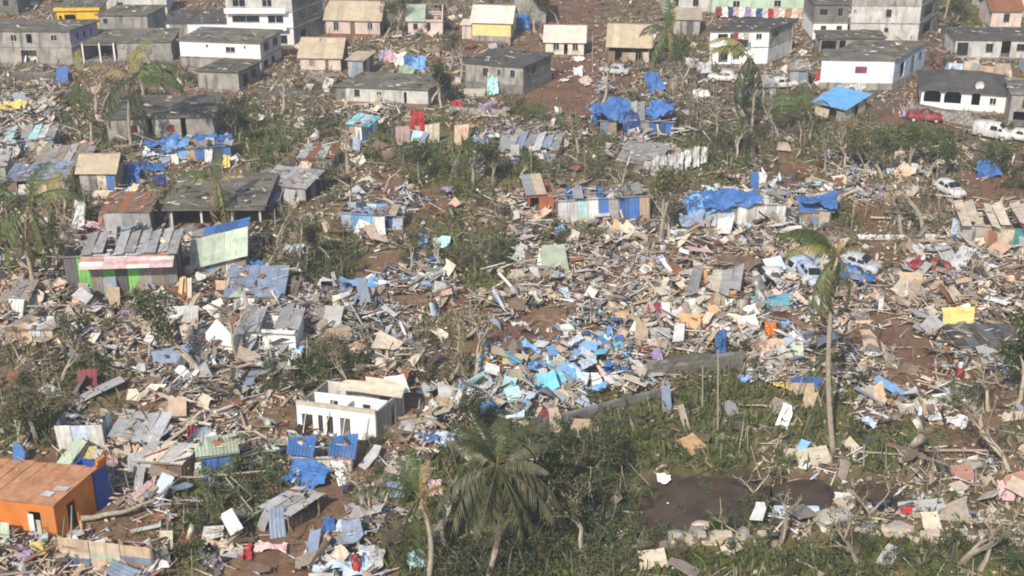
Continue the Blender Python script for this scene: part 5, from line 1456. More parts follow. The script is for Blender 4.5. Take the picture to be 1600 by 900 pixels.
LM = dict(g='leaf_green', k='leaf_dark', o='leaf_olive', b='leaf_bright', d='leaf_dead')
B_ = """500 415 3.2 g;530 405 3 k;480 432 2.6 g;545 425 2.4 o;515 440 2.6 g;460 410 2.2 k;870 372 3 g;900 378 3.2 g;930 378 2.6 o;850 362 2.2 g;885 385 2.4 k;785 392 2.6 g;800 405 2 k;770 410 2 o;640 405 2.4 g;665 412 2.4 o;700 410 2.4 k;725 412 2.4 o;745 420 2.2 g;610 430 1.8 o;
1545 268 3 k;1575 270 3.2 k;1590 290 2.6 k;1560 250 2.6 g;1420 232 3 g;1440 240 2.8 o;1395 246 3 g;1370 240 2.6 k;1330 250 2.8 o;1310 236 2.4 g;1470 250 2.4 g;1280 256 2.2 o;1350 268 2.4 k;1405 268 2.4 k;1450 222 2.4 b;1480 214 2 g;
640 256 2.6 g;620 266 2 o;690 268 2.4 g;750 262 2.8 g;780 268 2.6 o;830 278 2.6 g;845 290 2.4 b;880 270 2 k;370 196 3 k;360 212 2.4 k;375 176 2.2 g;240 160 2.8 g;225 152 2.2 k;260 168 2.2 o;120 165 1.8 b;200 208 1.8 o;
130 545 2.2 b;145 555 2 g;120 572 2.2 g;160 580 1.8 g;40 590 2.4 o;20 560 2.2 o;70 560 2 o;60 620 2.2 o;30 640 2.4 o;90 610 2 k;15 670 2.6 o;50 690 2.4 o;75 680 2.2 g;45 660 2.2 k;100 640 2 o;235 432 2.2 b;225 440 1.6 g;210 470 1.5 b;
1030 300 2.4 o;960 282 2.2 g;1000 290 2 o;1060 300 2 o;930 270 2 g;1130 230 2.6 g;1160 238 2.4 k;1120 250 2.2 g;1200 240 2.2 o;1185 215 2 k;430 240 2 b;450 232 1.8 b;420 255 1.6 g;520 215 1.8 g;600 215 1.4 b;
870 198 2 b;850 190 2 g;830 182 1.8 b;890 205 1.6 b;990 168 2.4 g;1010 175 2 k;1040 72 2.2 g;1060 84 2 k;1020 95 1.6 b;690 46 2.4 k;660 55 2.2 k;610 50 2 g;570 85 2 o;700 80 2.2 o;1470 110 2.4 k;1480 125 2 g;1455 135 2 k;1490 100 2 o;
830 700 2.8 k;850 730 3 k;880 700 2.6 k;910 720 2.8 k;840 780 3 k;870 770 2.8 k;900 790 3 k;930 770 2.8 k;880 830 3 k;910 840 2.8 g;940 820 2.8 k;860 860 2.8 k;890 880 2.8 k;930 870 2.6 g;960 850 2.6 g;960 790 2.4 k;940 700 2.4 k;980 710 2.2 k;970 740 2.2 k;800 690 2.4 k;770 660 2.4 k;745 650 2.2 k;820 650 2 k;860 680 2.2 g;1000 690 1.8 g;970 670 1.8 k;920 690 2 k;990 770 1.8 g;975 880 2.2 g;850 895 2.4 k;820 830 2.2 k;1000 830 1.8 g;960 905 2.2 o;890 745 2.6 g;920 900 2.4 o;945 745 2.4 k;
1170 810 2 g;1190 790 2.2 g;1180 770 2 o;1200 830 1.8 k;1180 850 1.8 b;1150 870 2 g;1100 880 1.8 b;1060 870 1.8 o;1200 880 2.2 b;1230 890 2 g;1260 870 1.8 b;1290 890 2 g;1340 800 1.6 g;1350 860 1.8 k;1400 880 2 g;1440 890 2.2 g;1470 870 2 k;1500 860 2.2 g;1490 840 1.8 b;1530 880 2.2 g;1570 890 2.4 g;1550 860 1.8 o;1590 870 2 g;1420 860 1.6 b;1380 895 1.8 o;1320 905 2 g;1610 900 2.2 g;1480 905 2.2 b;
1100 610 1.6 g;1060 620 1.6 b;1080 640 1.5 g;1150 620 1.5 b;1140 560 2.2 k;1160 548 1.8 k;1170 575 1.6 g;1280 660 1.5 g;1250 690 1.6 b;1230 730 1.6 g;1340 680 1.5 g;1370 700 1.6 b;1290 620 1.6 k;1120 710 1.8 b;1150 700 1.6 g;1130 735 1.8 g;1070 720 1.6 g;1340 600 1.4 k;1400 670 1.5 o;1430 690 1.6 b;1470 685 1.5 b;1510 690 1.4 o;1550 700 1.4 g;1040 690 1.6 o;
430 590 2.4 g;460 580 2.6 g;490 590 2.8 g;520 580 2.6 g;540 570 2.4 o;560 580 2 g;470 612 2.2 k;440 615 2 k;505 610 2.2 g;420 610 1.8 o;340 800 2.6 g;370 780 2.4 g;400 760 2.6 o;420 745 2.4 g;390 790 2.2 k;350 830 2.2 g;430 770 2 o;330 820 2 k;300 860 1.6 k;280 870 1.6 k;320 870 1.8 g;80 855 1.6 g;360 850 1.6 k;410 735 2 g;
620 830 1.8 o;640 850 2 o;690 830 2 o;700 800 2 o;720 780 2.2 k;690 860 2.2 o;640 885 2 k;610 870 1.8 o;730 830 2 k;600 740 1.6 o;620 760 1.6 k;700 720 2 k;720 690 2.2 k;480 545 1.6 k;415 545 1.6 k;570 490 1.6 k;550 500 1.4 k;590 690 1.6 o;560 660 1.6 g;580 700 1.6 g"""
for i, row in enumerate(q for q in B_.replace('\n', '').split(';') if q.strip()):
    x, y, s, m_ = row.split()
    bush(float(x), float(y), float(s) * (1.25 if float(y) < 300 else 1.0), LM[m_], i)
for x, y, sz, m_ in ((725, 885, 2.4, 'k'), (748, 898, 2.2, 'k'), (800, 892, 2.4, 'k'), (835, 872, 2.4, 'k'), (740, 900, 3.6, 'k'), (765, 912, 3.4, 'k'), (792, 898, 3.6, 'k'), (760, 880, 3.0, 'k'), (718, 905, 3.0, 'k'), (822, 900, 3.2, 'k'), (1060, 790, 1.2, 'o'), (1085, 770, 1.1, 'g'), (1130, 800, 1.4, 'g'), (1150, 775, 1.2, 'o'), (1110, 818, 1.3, 'g'), (1240, 775, 1.2, 'o'), (770, 870, 2.0, 'k'), (815, 850, 2.2, 'k'), (735, 850, 2.2, 'k'), (785, 905, 2.2, 'k'), (1020, 770, 1.4, 'g'), (1100, 752, 1.3, 'g'), (1195, 800, 1.6, 'o'), (1040, 825, 1.4, 'g')):
    bush(x, y, sz, LM[m_], int(x))
rb = random.Random(17)
n_ = 0
while n_ < 85:
    x, y = rb.uniform(0, 1600), rb.uniform(110, 640)
    cl = COVER[int(y // 50)][int(x // 50)]
    if cl not in 'TVLD' or (cl == 'D' and rb.random() < .6):
        continue
    q_ = G(x, y)
    if any(0 <= (q_ - A_).dot(ex_) <= L_ and -.5 <= (q_ - A_).dot(Vector((-ex_.y, ex_.x, 0))) <= D_ for A_, ex_, ey_, L_, D_, H_ in FOOT):
        continue
    bush(x, y, rb.uniform(1.4, 2.8) * (1.25 if y < 300 else 1), LM[rb.choice('ggkoodb')], n_)
    n_ += 1
# fallen tree over the path beside the orange house, and another above the roofless house
def fallen(label, short, pts_px, zs, r0, branches, leaf, seed):
    rr = random.Random(seed)
    pts = [G(x, y) + Vector((0, 0, z)) for (x, y), z in zip(pts_px, zs)]
    o0 = Vector((pts[0].x, pts[0].y, 0))
    t = empty('fallen_tree', o0, label, 'tree', 'fallen trees')
    landmark(pts[len(pts) // 2], short)
    fine = []
    for i in range(len(pts) - 1):
        for k in range(3):
            fine.append(pts[i].lerp(pts[i + 1], k / 3) + Vector((rr.gauss(0, .06), rr.gauss(0, .06), rr.gauss(0, .04))) - o0)
    fine.append(pts[-1] - o0)
    n = len(fine) - 1
    MB().tube(fine, [r0 * (1 - .75 * i / n) for i in range(n + 1)], 7).build('trunk', 'bark_pale', t, True)
    ends = []
    for bp in branches:
        q = [G(x, y) + Vector((0, 0, z)) - o0 for x, y, z in bp]
        st = min(fine, key=lambda f: (f - q[0]).length)
        mb = MB()
        path = [st] + q
        mb.tube(path, [r0 * .45 * (1 - .8 * i / len(path)) for i in range(len(path))], 5, False)
        ends += q
        for e in q:
            for _ in range(4):
                e2 = e + Vector((rr.gauss(0, .7), rr.gauss(0, .7), rr.gauss(.1, .35)))
                mb.tube([e, e.lerp(e2, .5) + Vector((0, 0, .1)), e2], [.03, .02, .008], 3, False)
                ends.append(e2)
        mb.build('limb', 'bark_pale', t)
    link('crown', leaf_cloud('crown', [tuple(e) for e in ends], 2200, .55, .16, seed, .7), leaf, t)
fallen('fallen tree lying across the fence with its green crown by the lean-to', 'the fallen tree by the lean-to', [(130, 820), (190, 815), (240, 800), (285, 768), (330, 766)], [.5, .7, .8, 1.1, 1.2], .2, [[(360, 770, 1.4), (395, 795, 1.0)], [(370, 750, 1.6), (410, 735, 1.5)], [(350, 765, 1.3), (400, 820, .8)], [(340, 770, 1.4), (420, 765, 1.5)], [(330, 780, .9), (345, 815, .6)]], 'leaf_green', 5)
fallen('uprooted tree with dense crown lying above the roofless house', 'the uprooted tree', [(440, 640), (470, 620), (500, 600), (540, 585)], [.4, .6, .8, 1.0], .16, [[(480, 600, 1.0), (500, 580, 1.1)], [(520, 590, 1.0), (560, 575, 1.0)], [(500, 610, .8), (540, 605, .8)], [(460, 610, .8), (455, 590, 1.0)], [(530, 580, 1.3), (575, 570, .9)]], 'leaf_dark', 6)
# ---------------------------------------------------------------- single pieces of debris
def shared(make, n):
    return [make(i) for i in range(n)]
def sheet_mesh(i):
    rr = random.Random(500 + i)
    mb = MB()
    j = lambda: rr.uniform(-.05, .05)
    bend = (0, .06, -.08, .16, -.2, .1)[i % 6]
    corrugated(mb, (-.5 + j(), -.5 + j(), j()), (.5 + j(), -.5 + j(), j()), (.5 + j(), .5 + j(), j() * 2), (-.5 + j(), .5 + j(), j() * 2), 4, .02, rows=3, bend=bend, thick=.02)
    return new_mesh('corrugated_sheet', mb.v, mb.f)
def board_mesh(i):
    rr = random.Random(600 + i)
    j = lambda a=.06: rr.uniform(-a, a)
    out = [(-.5 + j(), -.5 + j()), (.5 + j(), -.5 + j()), (.5 + j(), .5 - (.35 if i % 3 == 1 else 0)), (.5 - (.3 if i % 3 else .02), .5 + j()), (-.5 + (.2 if i % 4 == 2 else 0), .5 + j()), (-.5 + j(), .3 + j())]
    n = len(out)
    mb = MB()
    mb.v = [Vector((x, y, -.5)) for x, y in out] + [Vector((x, y, .5)) for x, y in out]
    mb.f = [tuple(range(n))[::-1], tuple(range(n, 2 * n))] + [(k, (k + 1) % n, n + (k + 1) % n, n + k) for k in range(n)]
    return new_mesh('board', mb.v, mb.f)
def plank_mesh(i):
    rr = random.Random(700 + i)
    mb = MB()
    bow = rr.uniform(-.03, .03)
    for k in range(3):
        t = k / 2 - .5
        w = .5 * rr.uniform(.85, 1.0)
        mb.v += [Vector((-w + bow * 4 * (1 - abs(2 * t)), t, -.5)), Vector((w + bow * 4 * (1 - abs(2 * t)), t, -.5)), Vector((w, t, .5)), Vector((-w, t + rr.uniform(-.02, .02), .5))]
    mb.f = [(3, 2, 1, 0), (8, 9, 10, 11)] + [(b + q, b + (q + 1) % 4, b + 4 + (q + 1) % 4, b + 4 + q) for b in (0, 4) for q in range(4)]
    return new_mesh('plank', mb.v, mb.f)
def cloth_mesh(i):
    r = np.random.default_rng(800 + i)
    n = 14
    mb = MB()
    ph = r.uniform(0, 6.28, 6)
    for side in (0, 1):
        for a in range(n):
            for b in range(n):
                x, y = a / (n - 1) - .5, b / (n - 1) - .5
                z = .09 * math.sin(5 * x + ph[0] + 3 * y) + .07 * math.sin(9 * y + ph[1] - 4 * x) + .05 * math.sin(14 * x + ph[2]) + .03 * math.sin(23 * y + 9 * x + ph[5]) + r.normal(0, .03)
                k = 1 + .06 * math.sin(3 * math.atan2(y, x) + ph[3]) + .05 * math.sin(7 * math.atan2(y, x) + ph[4])
                mb.v.append(Vector((x * k, y * k, z + .1 - side * .015)))
    for a in range(n - 1):
        for b in range(n - 1):
            q = a * n + b
            mb.f.append((q, q + n, q + n + 1, q + 1))
    return new_mesh('tarp', mb.v[:n * n], mb.f, False)
def box_mesh(i):
    mb = MB().box((0, 0, .5), (1, 1, 1)).box((0, 0, 1.03), (1.04, 1.04, .06)).box((0, -.52, .5), (.7, .04, .7))
    return new_mesh('crate', mb.v, mb.f)
def chunk_mesh(i):
    rr = random.Random(900 + i)
    mb = MB()
    k = 7
    for z, s_ in ((-.45, .38), (-.15, .55), (.2, .5), (.45, .27)):
        mb.v += [Vector((math.cos(6.283 * j / k) * s_ * rr.uniform(.75, 1.2), math.sin(6.283 * j / k) * s_ * rr.uniform(.75, 1.2), z + rr.uniform(-.12, .12))) for j in range(k)]
    for r_ in range(3):
        mb.f += [(r_ * k + j, r_ * k + (j + 1) % k, (r_ + 1) * k + (j + 1) % k, (r_ + 1) * k + j) for j in range(k)]
    mb.f += [tuple(range(k))[::-1], tuple(range(3 * k, 4 * k))]
    return new_mesh('concrete_chunk', mb.v, mb.f)
def barrel_mesh(i):
    mb = MB().tube([(0, 0, 0), (0, 0, .05), (0, 0, .33), (0, 0, .36), (0, 0, .64), (0, 0, .67), (0, 0, .95), (0, 0, 1)], [.46, .5, .5, .47, .5, .47, .5, .42], 12)
    mb.tube([(.2, 0, 1), (.2, 0, 1.06)], [.08, .08], 8)
    return new_mesh('barrel', mb.v, mb.f)
KIND = {'s': ('corrugated_sheet', 'corrugated sheet', 'sheet', shared(sheet_mesh, 8)), 'p': ('board', 'flat board', 'board', shared(board_mesh, 8)), 'k': ('plank', 'plank', 'plank', shared(plank_mesh, 6)),
        'c': ('tarp', 'crumpled tarp', 'tarp', shared(cloth_mesh, 8)), 'b': ('crate', 'box', 'box', shared(box_mesh, 1)), 'r': ('concrete_chunk', 'concrete chunk', 'rubble', shared(chunk_mesh, 6)), 'o': ('barrel', 'barrel', 'barrel', shared(barrel_mesh, 1))}
GROUPS = {'s': 'loose corrugated sheets in the debris', 'p': 'loose boards in the debris', 'k': 'loose planks in the debris', 'c': 'tarps and cloths in the debris', 'b': 'boxes in the debris', 'r': 'concrete chunks in the debris', 'o': 'barrels in the debris'}
THICK = {'s': .9, 'p': .05, 'k': .08, 'c': 1.0, 'b': .7, 'r': .5, 'o': 1.0}
def piece(kind, x, y, w, l, col, rz=0, tilt=10, roll=0, zoff=.15, var=None, P=None, th=None):
    name, word, cat, meshes = KIND[kind]
    P = P if P is not None else G(x, y)
    me = meshes[(random.randrange(99) if var is None else var) % len(meshes)]
    zl = th or {'s': min(w, l) * .9, 'p': .06, 'k': min(w, .16) * .6, 'c': (w + l) * .5, 'b': min(w, l) * .7, 'r': (w + l) * .3, 'o': l}[kind]
    if kind == 's':
        zl = 1.0
    lift = abs(math.sin(R(tilt))) * l * .45 + abs(math.sin(R(roll))) * w * .4
    o = link(name, me, col, None, (P.x, P.y, gz1(P) + zoff + (lift if kind not in 'bo' else 0) + (zl * .35 if kind == 'r' else 0)), Euler((R(tilt), R(roll), R(rz)), 'XYZ'), (w, l, zl))
    o['group'] = GROUPS[kind]
    big = max(w, l)
    PENDING.append((o, kind, (WORD.get(col, col.replace('_', ' '))) + ' ' + word, P, big))
    return o
# kind x y width length colour rz tilt
HERO = """p 1035 478 1.6 1.9 cream 10 50;p 1041 510 .7 2.6 white 5 45;p 1074 518 2 2 apricot -5 42;p 1118 507 1.2 1.9 apricot 20 45;p 1082 484 1.9 1.4 tan 0 40;p 1172 518 1.5 1.7 white 25 45;p 1148 510 1.6 1.3 cream -20 35;s 1192 482 2 1.6 cyan 15 30;b 1214 476 2.0 .9 cyan 8 0;p 917 556 1.6 1.7 skyblue -20 40;s 872 572 2.6 .9 skyblue -35 25;p 861 606 2.4 1.5 cyan 5 48;p 884 590 1.4 1.2 cyan 30 40;p 905 604 1.4 1.5 paleblue -20 40;p 805 630 1.2 1.8 aqua 30 40;p 793 618 1.1 2.2 aqua -20 35;p 882 550 1.7 1.4 brown 15 35;k 938 546 .7 2.4 palewood -40 20;b 1004 552 .8 .8 red 10 0;p 932 610 .8 1.4 white 10 55;k 893 628 .8 2.8 cream 40 15;k 884 634 .5 2.8 grey 42 15;c 861 652 1.7 .8 maroon 0 20;p 867 672 .9 1.8 palewood 12 60;p 913 674 2.0 .9 tan -4 40;c 1125 556 .9 2.2 blue 0 78;c 1172 594 1.8 .8 skyblue 10 5;p 1040 640 .7 1.9 bluegrey 12 65;p 1141 645 1.1 1.2 grey 35 45;k 1068 668 .5 2 greywood 20 45;c 852 460 2.4 .9 purple 0 10;
p 1279 484 1.4 1.5 white 30 45;p 1493 520 2.7 2.3 yellow 3 70;p 1243 557 1.2 1.6 palegreen 0 45;p 1210 556 1.5 1.8 peach -20 45;k 1236 580 1.2 2.4 cream 38 25;b 1258 602 2.4 .7 blue -3 0;c 1222 602 1.6 1.4 yellow 10 15;p 1252 614 1.9 .9 tan 0 45;p 1391 612 1.0 3.2 skyblue 38 8;p 1386 630 1.2 4.2 cream 40 8;k 1366 628 .5 3.6 bluegrey 41 8;p 1226 660 .9 1.9 white -28 35;p 1447 636 1.6 .8 cream -10 30;p 1471 631 1.4 1.0 white 15 35;p 1496 624 .8 1.9 paleblue 42 20;c 1352 572 1.6 1.0 yellow 10 10;p 1357 542 1.2 1.8 tan 10 40;c 1203 524 1.0 1.4 orange 0 40;
p 1269 722 2.6 1.3 cream 14 40;p 1240 716 1.6 .9 cream -10 30;p 1250 712 .7 1.6 skyblue -40 30;s 1243 800 3 .8 paleblue -2 20;p 1318 786 1.3 .8 white -5 45;r 1400 838 1.6 1 concrete 10 0;r 1305 818 2.6 1.1 concrete 0 0;s 1440 802 3.2 1.3 silver 8 18;k 1476 815 .6 4.2 palewood 84 3;k 1572 818 .5 3.6 cream 86 3;k 1440 718 .4 5 brown 62 5;k 1462 728 .35 5 greywood 63 5;k 1385 716 .14 4.2 palewood 92 6;k 1516 712 .16 5.4 palewood 101 7;p 1388 878 .9 1.9 silver -38 15;p 1503 748 1.5 1.3 salmon 10 30;p 1588 770 2 1.8 salmon 20 40;p 1570 775 1.2 1.4 pink -20 40;r 1520 735 1.6 .8 concrete 0 0;c 1415 806 .8 .6 red 0 20;
p 1082 704 1.7 1.6 apricot 42 22;c 1037 752 .9 .8 white 0 10;c 1042 782 .6 .5 white 30 10;p 1020 884 1.8 1.2 palewood 12 45;r 1060 842 1.4 1 concrete 0 0;r 1085 838 1.3 1 concrete 40 0;r 1125 842 1.5 .8 concrete 10 0;r 1160 840 1.4 .9 concrete 80 0;r 1095 825 1.2 .9 palewood 20 0;
s 215 745 1.1 1.9 silver 5 70;s 252 780 1.2 2.2 paleblue -30 42;k 215 782 .6 2.4 pink -50 25;k 225 786 .5 2.2 tan -48 25;p 144 716 .8 .9 yellow 10 70;c 160 722 1.0 .9 orange 0 50;p 32 726 .8 1.4 blue 0 75;s 112 722 1.3 2.4 palegreen -40 35;p 307 730 1.1 1.6 white 20 60;p 316 742 1.0 1.1 white 0 60;s 210 694 1.7 1.1 blue 20 25;k 229 832 .3 1.9 white -80 8;p 262 856 .8 1.2 cream 0 70;p 303 848 2.2 1.2 rust -8 15;r 340 842 1.5 1.0 darkgrey 10 0;c 383 872 .9 1.2 red 10 10;c 303 694 .7 1.6 maroon 5 70;p 38 844 1.8 1.5 bluegrey -25 25;s 6 862 1.0 2.0 palegreen 0 72;p 62 866 1.0 1.0 yellow 20 40;c 30 872 2 1 lavender -6 10;c 360 862 1.4 1.2 cream 0 10;c 335 880 1 .9 lavender 0 10;
c 482 752 3.0 1.9 blue -18 25;p 579 722 .8 2.2 silver -32 20;p 592 793 .9 1.8 cream -38 20;c 514 828 .8 1.0 blue 0 30;s 537 836 1.6 1.3 paleblue -25 25;s 572 822 2.2 1.6 grey -20 22;c 535 890 3.6 1.4 paleblue 4 12;c 580 886 1.6 1.8 silver 0 20;c 424 864 2 .8 pink -6 6;p 515 850 2.4 .9 tan 22 12;c 650 886 1.1 1.1 aqua 20 40;c 560 900 1.8 1.0 paleblue 0 10;
s 138 604 1.4 1.5 maroon 4 62;s 150 620 1.0 4.4 grey -52 10;p 279 650 1.3 1.7 tan 4 60;s 268 562 3.0 1.8 bluegrey 22 16;s 300 556 1.6 1.4 bluegrey 10 22;c 172 537 1.5 1.2 cream -20 20;b 249 524 2.4 1.4 palewood -10 0;c 114 502 1.8 1.4 maroon 0 35;s 225 496 3 1.6 greywood 8 18;s 284 506 1.2 1.6 silver 0 70;s 300 506 1.2 1.6 silver 0 70;s 268 506 1.1 1.5 grey 0 68;k 298 606 .4 2 white -35 30;p 208 622 .9 1 cream 0 30;
b 530 528 1.9 .9 tan 18 0;p 536 480 1.6 1.4 cream 15 42;s 470 468 4 1.3 white 14 10;s 520 505 1.6 2.0 grey -10 40;p 462 575 1.0 1.5 white -20 50;c 466 553 .9 .7 skyblue 0 20;s 612 534 1.8 1.2 bluegrey -10 20;p 617 549 1.2 1.0 white -15 30;p 595 575 .8 .7 cream 0 60;p 697 464 1.8 1.2 silver 5 35;c 581 562 .9 .8 blue 0 15;s 652 672 2.6 1.4 silver -22 22;s 675 655 2 1.3 white -28 25;p 704 632 1.9 1.5 aqua -28 32;s 731 624 2.0 .9 silver -15 25;p 720 640 1.4 1.2 palegreen -30 30;c 668 690 1.6 .8 blue 0 20;c 695 690 1.4 1.0 paleblue 0 20;
c 560 450 3.4 1.3 skyblue 5 15;c 590 447 1.6 1.0 paleblue 5 15;c 650 452 3.4 1.2 skyblue -4 15;c 625 448 1.4 1.0 paleblue -4 15;c 657 382 1.4 1.2 skyblue 0 30;c 690 386 1.6 1.2 aqua 0 30;c 460 394 1.8 1.2 paleblue 0 25;c 572 345 1.8 1.4 skyblue 0 50;p 865 424 2.4 2.8 palegreen 14 48;p 848 418 1.0 2.0 white -12 45;c 1143 424 4.6 2.2 brown 15 12;p 1183 296 1.6 1.8 blue 5 65;p 1190 296 .7 1.8 white 5 65;s 1378 376 4.6 1 white -3 10;c 1542 274 2.4 1.9 blue 0 40;c 1360 274 1.4 1.2 white 0 35;c 1398 274 1.8 .9 paleblue 0 15;c 653 206 1.6 2.6 red -12 65;c 1020 144 2.0 2.8 blue 20 45;c 817 46 2 2.4 blue 0 55;p 98 128 1.5 2.4 blue 10 50;c 28 172 4 2 yellow 0 12;c 75 170 1.4 1.6 cream 0 40;c 45 186 2.4 1.2 aqua 0 20;c 200 284 2.6 2.2 blue 10 55;c 218 270 2 1.6 navy 0 40;c 240 268 2.4 1.2 blue 0 35;c 250 290 1.4 1.2 navy 0 60;c 352 240 1.8 2.2 blue 0 65;c 322 236 2.6 2.0 blue 0 55;p 290 236 2 1.6 skyblue 20 45;p 275 252 2 1.8 white 25 45;p 272 252 1.8 1.6 peach -10 45;c 355 262 .8 1.4 yellow 0 60;c 955 192 4.4 3.2 blue 4 20;c 985 202 1.6 2.4 navy 10 60;c 1040 190 2 2.6 navy 0 60;
c 128 356 1.2 2.8 white -10 70;c 150 360 2.4 1.2 pink -10 25;c 168 352 1.4 1.6 salmon 0 45;c 140 370 2.6 .9 maroon 0 15;p 305 478 1.4 1.6 rust 0 30;k 290 472 .4 2.4 apricot 8 60;k 284 474 .4 2.4 apricot -8 60;k 298 474 .4 2.4 palewood 4 60;p 135 480 1 2.1 greywood 2 80;p 180 480 1 1.8 tan 2 80;p 352 462 1.6 1.4 peach 0 75;c 290 440 1.6 1.6 pink 0 40;c 196 500 .8 1.0 lavender 0 40;p 1250 588 1.4 .9 tan 0 30;p 1320 482 3.4 1.2 palewood 4 18;p 1420 300 2 1 cream 0 20;c 1380 312 1.0 .8 purple 0 30;p 1314 290 2 1.2 cream 10 30;p 1300 300 2.4 1.2 white -8 20;p 1285 312 3.4 .9 silver 12 25;p 1430 396 3.2 2.2 greywood 20 22;p 1448 392 1.2 2.6 cream -22 30;s 1500 420 1.4 3.2 silver -40 25;s 1480 414 1.6 2.6 silver 15 28;p 1425 452 2.6 1.6 tan 0 50;p 1445 466 3 1.8 tan -2 50;c 1418 462 .8 1.4 white 0 60;p 1475 470 1.2 1.2 silver 10 40;c 1500 462 2 1.0 white -12 20;p 1536 464 1 1.4 cream 0 50;k 1430 340 .3 6 greywood 86 4;k 1398 346 .25 5 palewood 95 4;c 1495 373 1.4 2.2 paleblue -10 60;p 1520 380 1.4 1.9 white 0 70;
o 759 578 .7 1.0 orange 0 0;b 793 566 .9 .9 yellow 10 0;o 140 470 .7 1 cyan 0 0;c 680 772 .9 1.1 pink 10 70;c 905 95 1.4 1 white 0 20;c 860 120 2.4 1.2 salmon 10 15;c 903 120 1.2 1.4 white 0 40;c 882 130 1.2 .6 white 0 10;c 625 100 1.6 2 white 0 50;c 640 104 1.6 1.8 blue 0 50;c 612 96 2.0 1.6 pink 0 40;c 655 108 1.8 2 skyblue 0 50;c 600 92 1.4 1.4 lavender 0 40;c 635 118 2 1.6 palegreen 0 45;c 715 172 1.4 1.4 red 0 30;c 760 176 1.8 1.6 purple 0 30;c 782 172 1.6 1.2 pink 0 30;c 770 146 1.4 3 aqua 0 55;p 740 150 2.8 1.4 cream 0 30;c 1095 152 2 1.4 white 0 30;c 1080 108 2 1.8 white 0 40;c 1100 115 2 2 silver 0 40;c 1330 125 2 1.4 navy 0 40;c 1285 128 1.6 1.6 red 0 40;c 1330 142 3.6 1.2 white 5 15;c 8 84 2.4 1.4 yellow 0 30;c 30 92 2.4 1.6 white 0 50;c 45 96 2.6 1.6 cream 0 50;p 60 96 2.4 1.6 white 0 60;p 70 98 2 1.6 cream 10 50;p 25 100 3 1.4 white 0 60"""
for row in (q for q in HERO.replace('\n', '').split(';') if q.strip()):
    f_ = row.split()
    piece(f_[0], float(f_[1]), float(f_[2]), float(f_[3]), float(f_[4]), f_[5], float(f_[6]), float(f_[7]))
for x_, y_p, w_, l_, c_, rz_, ti_, zo in ((952, 206, 4.6, 3.6, 'blue', 6, 14, 1.9), (1030, 208, 3.0, 3.0, 'blue', -8, 10, 2.2), (985, 212, 2.0, 2.6, 'navy', 4, 70, .3), (1140, 352, 5.5, 2.4, 'blue', 3, 20, 2.0), (1090, 352, 2.6, 2.4, 'skyblue', 10, 30, 1.2), (1080, 362, 2.4, 2.0, 'bluegrey', 0, 30, .4), (256, 250, 3.4, 2.2, 'blue', 4, 12, 1.6), (280, 250, 2.4, 2, 'skyblue', 4, 20, 1.5), (1276, 350, 3.6, 1.8, 'blue', -4, 18, 1.9)):
    piece('c', x_, y_p, w_, l_, c_, rz_, ti_, zoff=zo)
for x_, y_p, w_, l_, c_, rz_, ti_, zo in ((600, 655, 3.2, 1.6, 'cream', -14, 18, 2.3), (560, 650, 2.6, 1.2, 'cream', -12, 12, 2.3), (622, 648, 1.6, 1.6, 'white', 20, 30, 2.0)):
    piece('p', x_, y_p, w_, l_, c_, rz_, ti_, zoff=zo)
rl = random.Random(99)
for h in LEAN:
    for k in range(2 + int(h.L > 6)):
        x = rl.uniform(.1, .9) * h.L
        q = h.root.location + h.p(x, -rl.uniform(.5, 1.1))
        kd = rl.choice('sspk')
        piece(kd, 0, 0, rl.uniform(.7, 1.2) if kd != 'k' else .2, rl.uniform(1.2, 2.1), rl.choice(['silver', 'grey', 'white', 'bluegrey', 'rust']) if kd == 's' else rl.choice(['tan', 'palewood', 'cream', 'greywood']), math.degrees(math.atan2(h.ex.y, h.ex.x)) + rl.gauss(0, 18), rl.uniform(28, 62), rl.gauss(0, 12), .0, P=Vector((q.x, q.y, 0)))
for k in range(62):
    x_, y_p = rl.gauss(885, 62), rl.gauss(588, 26)
    kd = rl.choice('pppscc')
    piece(kd, x_, y_p, rl.uniform(.5, 1.3), rl.uniform(.6, 1.7), rl.choice(['white', 'paleblue', 'skyblue', 'cream', 'white', 'paleblue', 'silver', 'cyan', 'skyblue', 'palewood']), rl.uniform(0, 360), rl.uniform(5, 45), rl.gauss(0, 18), rl.uniform(.1, 1.0))
for k in range(40):
    x_, y_p = rl.gauss(1085, 60), rl.gauss(500, 24)
    kd = rl.choice('pppks')
    piece(kd, x_, y_p, rl.uniform(.5, 1.3) if kd != 'k' else .2, rl.uniform(.8, 2.0), rl.choice(['white', 'cream', 'peach', 'apricot', 'palewood', 'tan', 'cream', 'silver']) if kd != 's' else rl.choice(['silver', 'grey', 'white']), rl.uniform(0, 360), rl.uniform(5, 48), rl.gauss(0, 18), rl.uniform(.1, 1.0))
for x_, y_p in ((1252, 424), (1268, 442), (1214, 444), (1344, 426), (1334, 442), (1452, 434)):
    for k in range(3):
        piece(rl.choice('spk'), x_ + rl.gauss(0, 16), y_p + rl.uniform(0, 8), rl.uniform(.3, .9), rl.uniform(1.0, 2.0), rl.choice(['silver', 'grey', 'white']), rl.uniform(0, 360), rl.uniform(10, 35), rl.gauss(0, 10), rl.uniform(.2, .8))
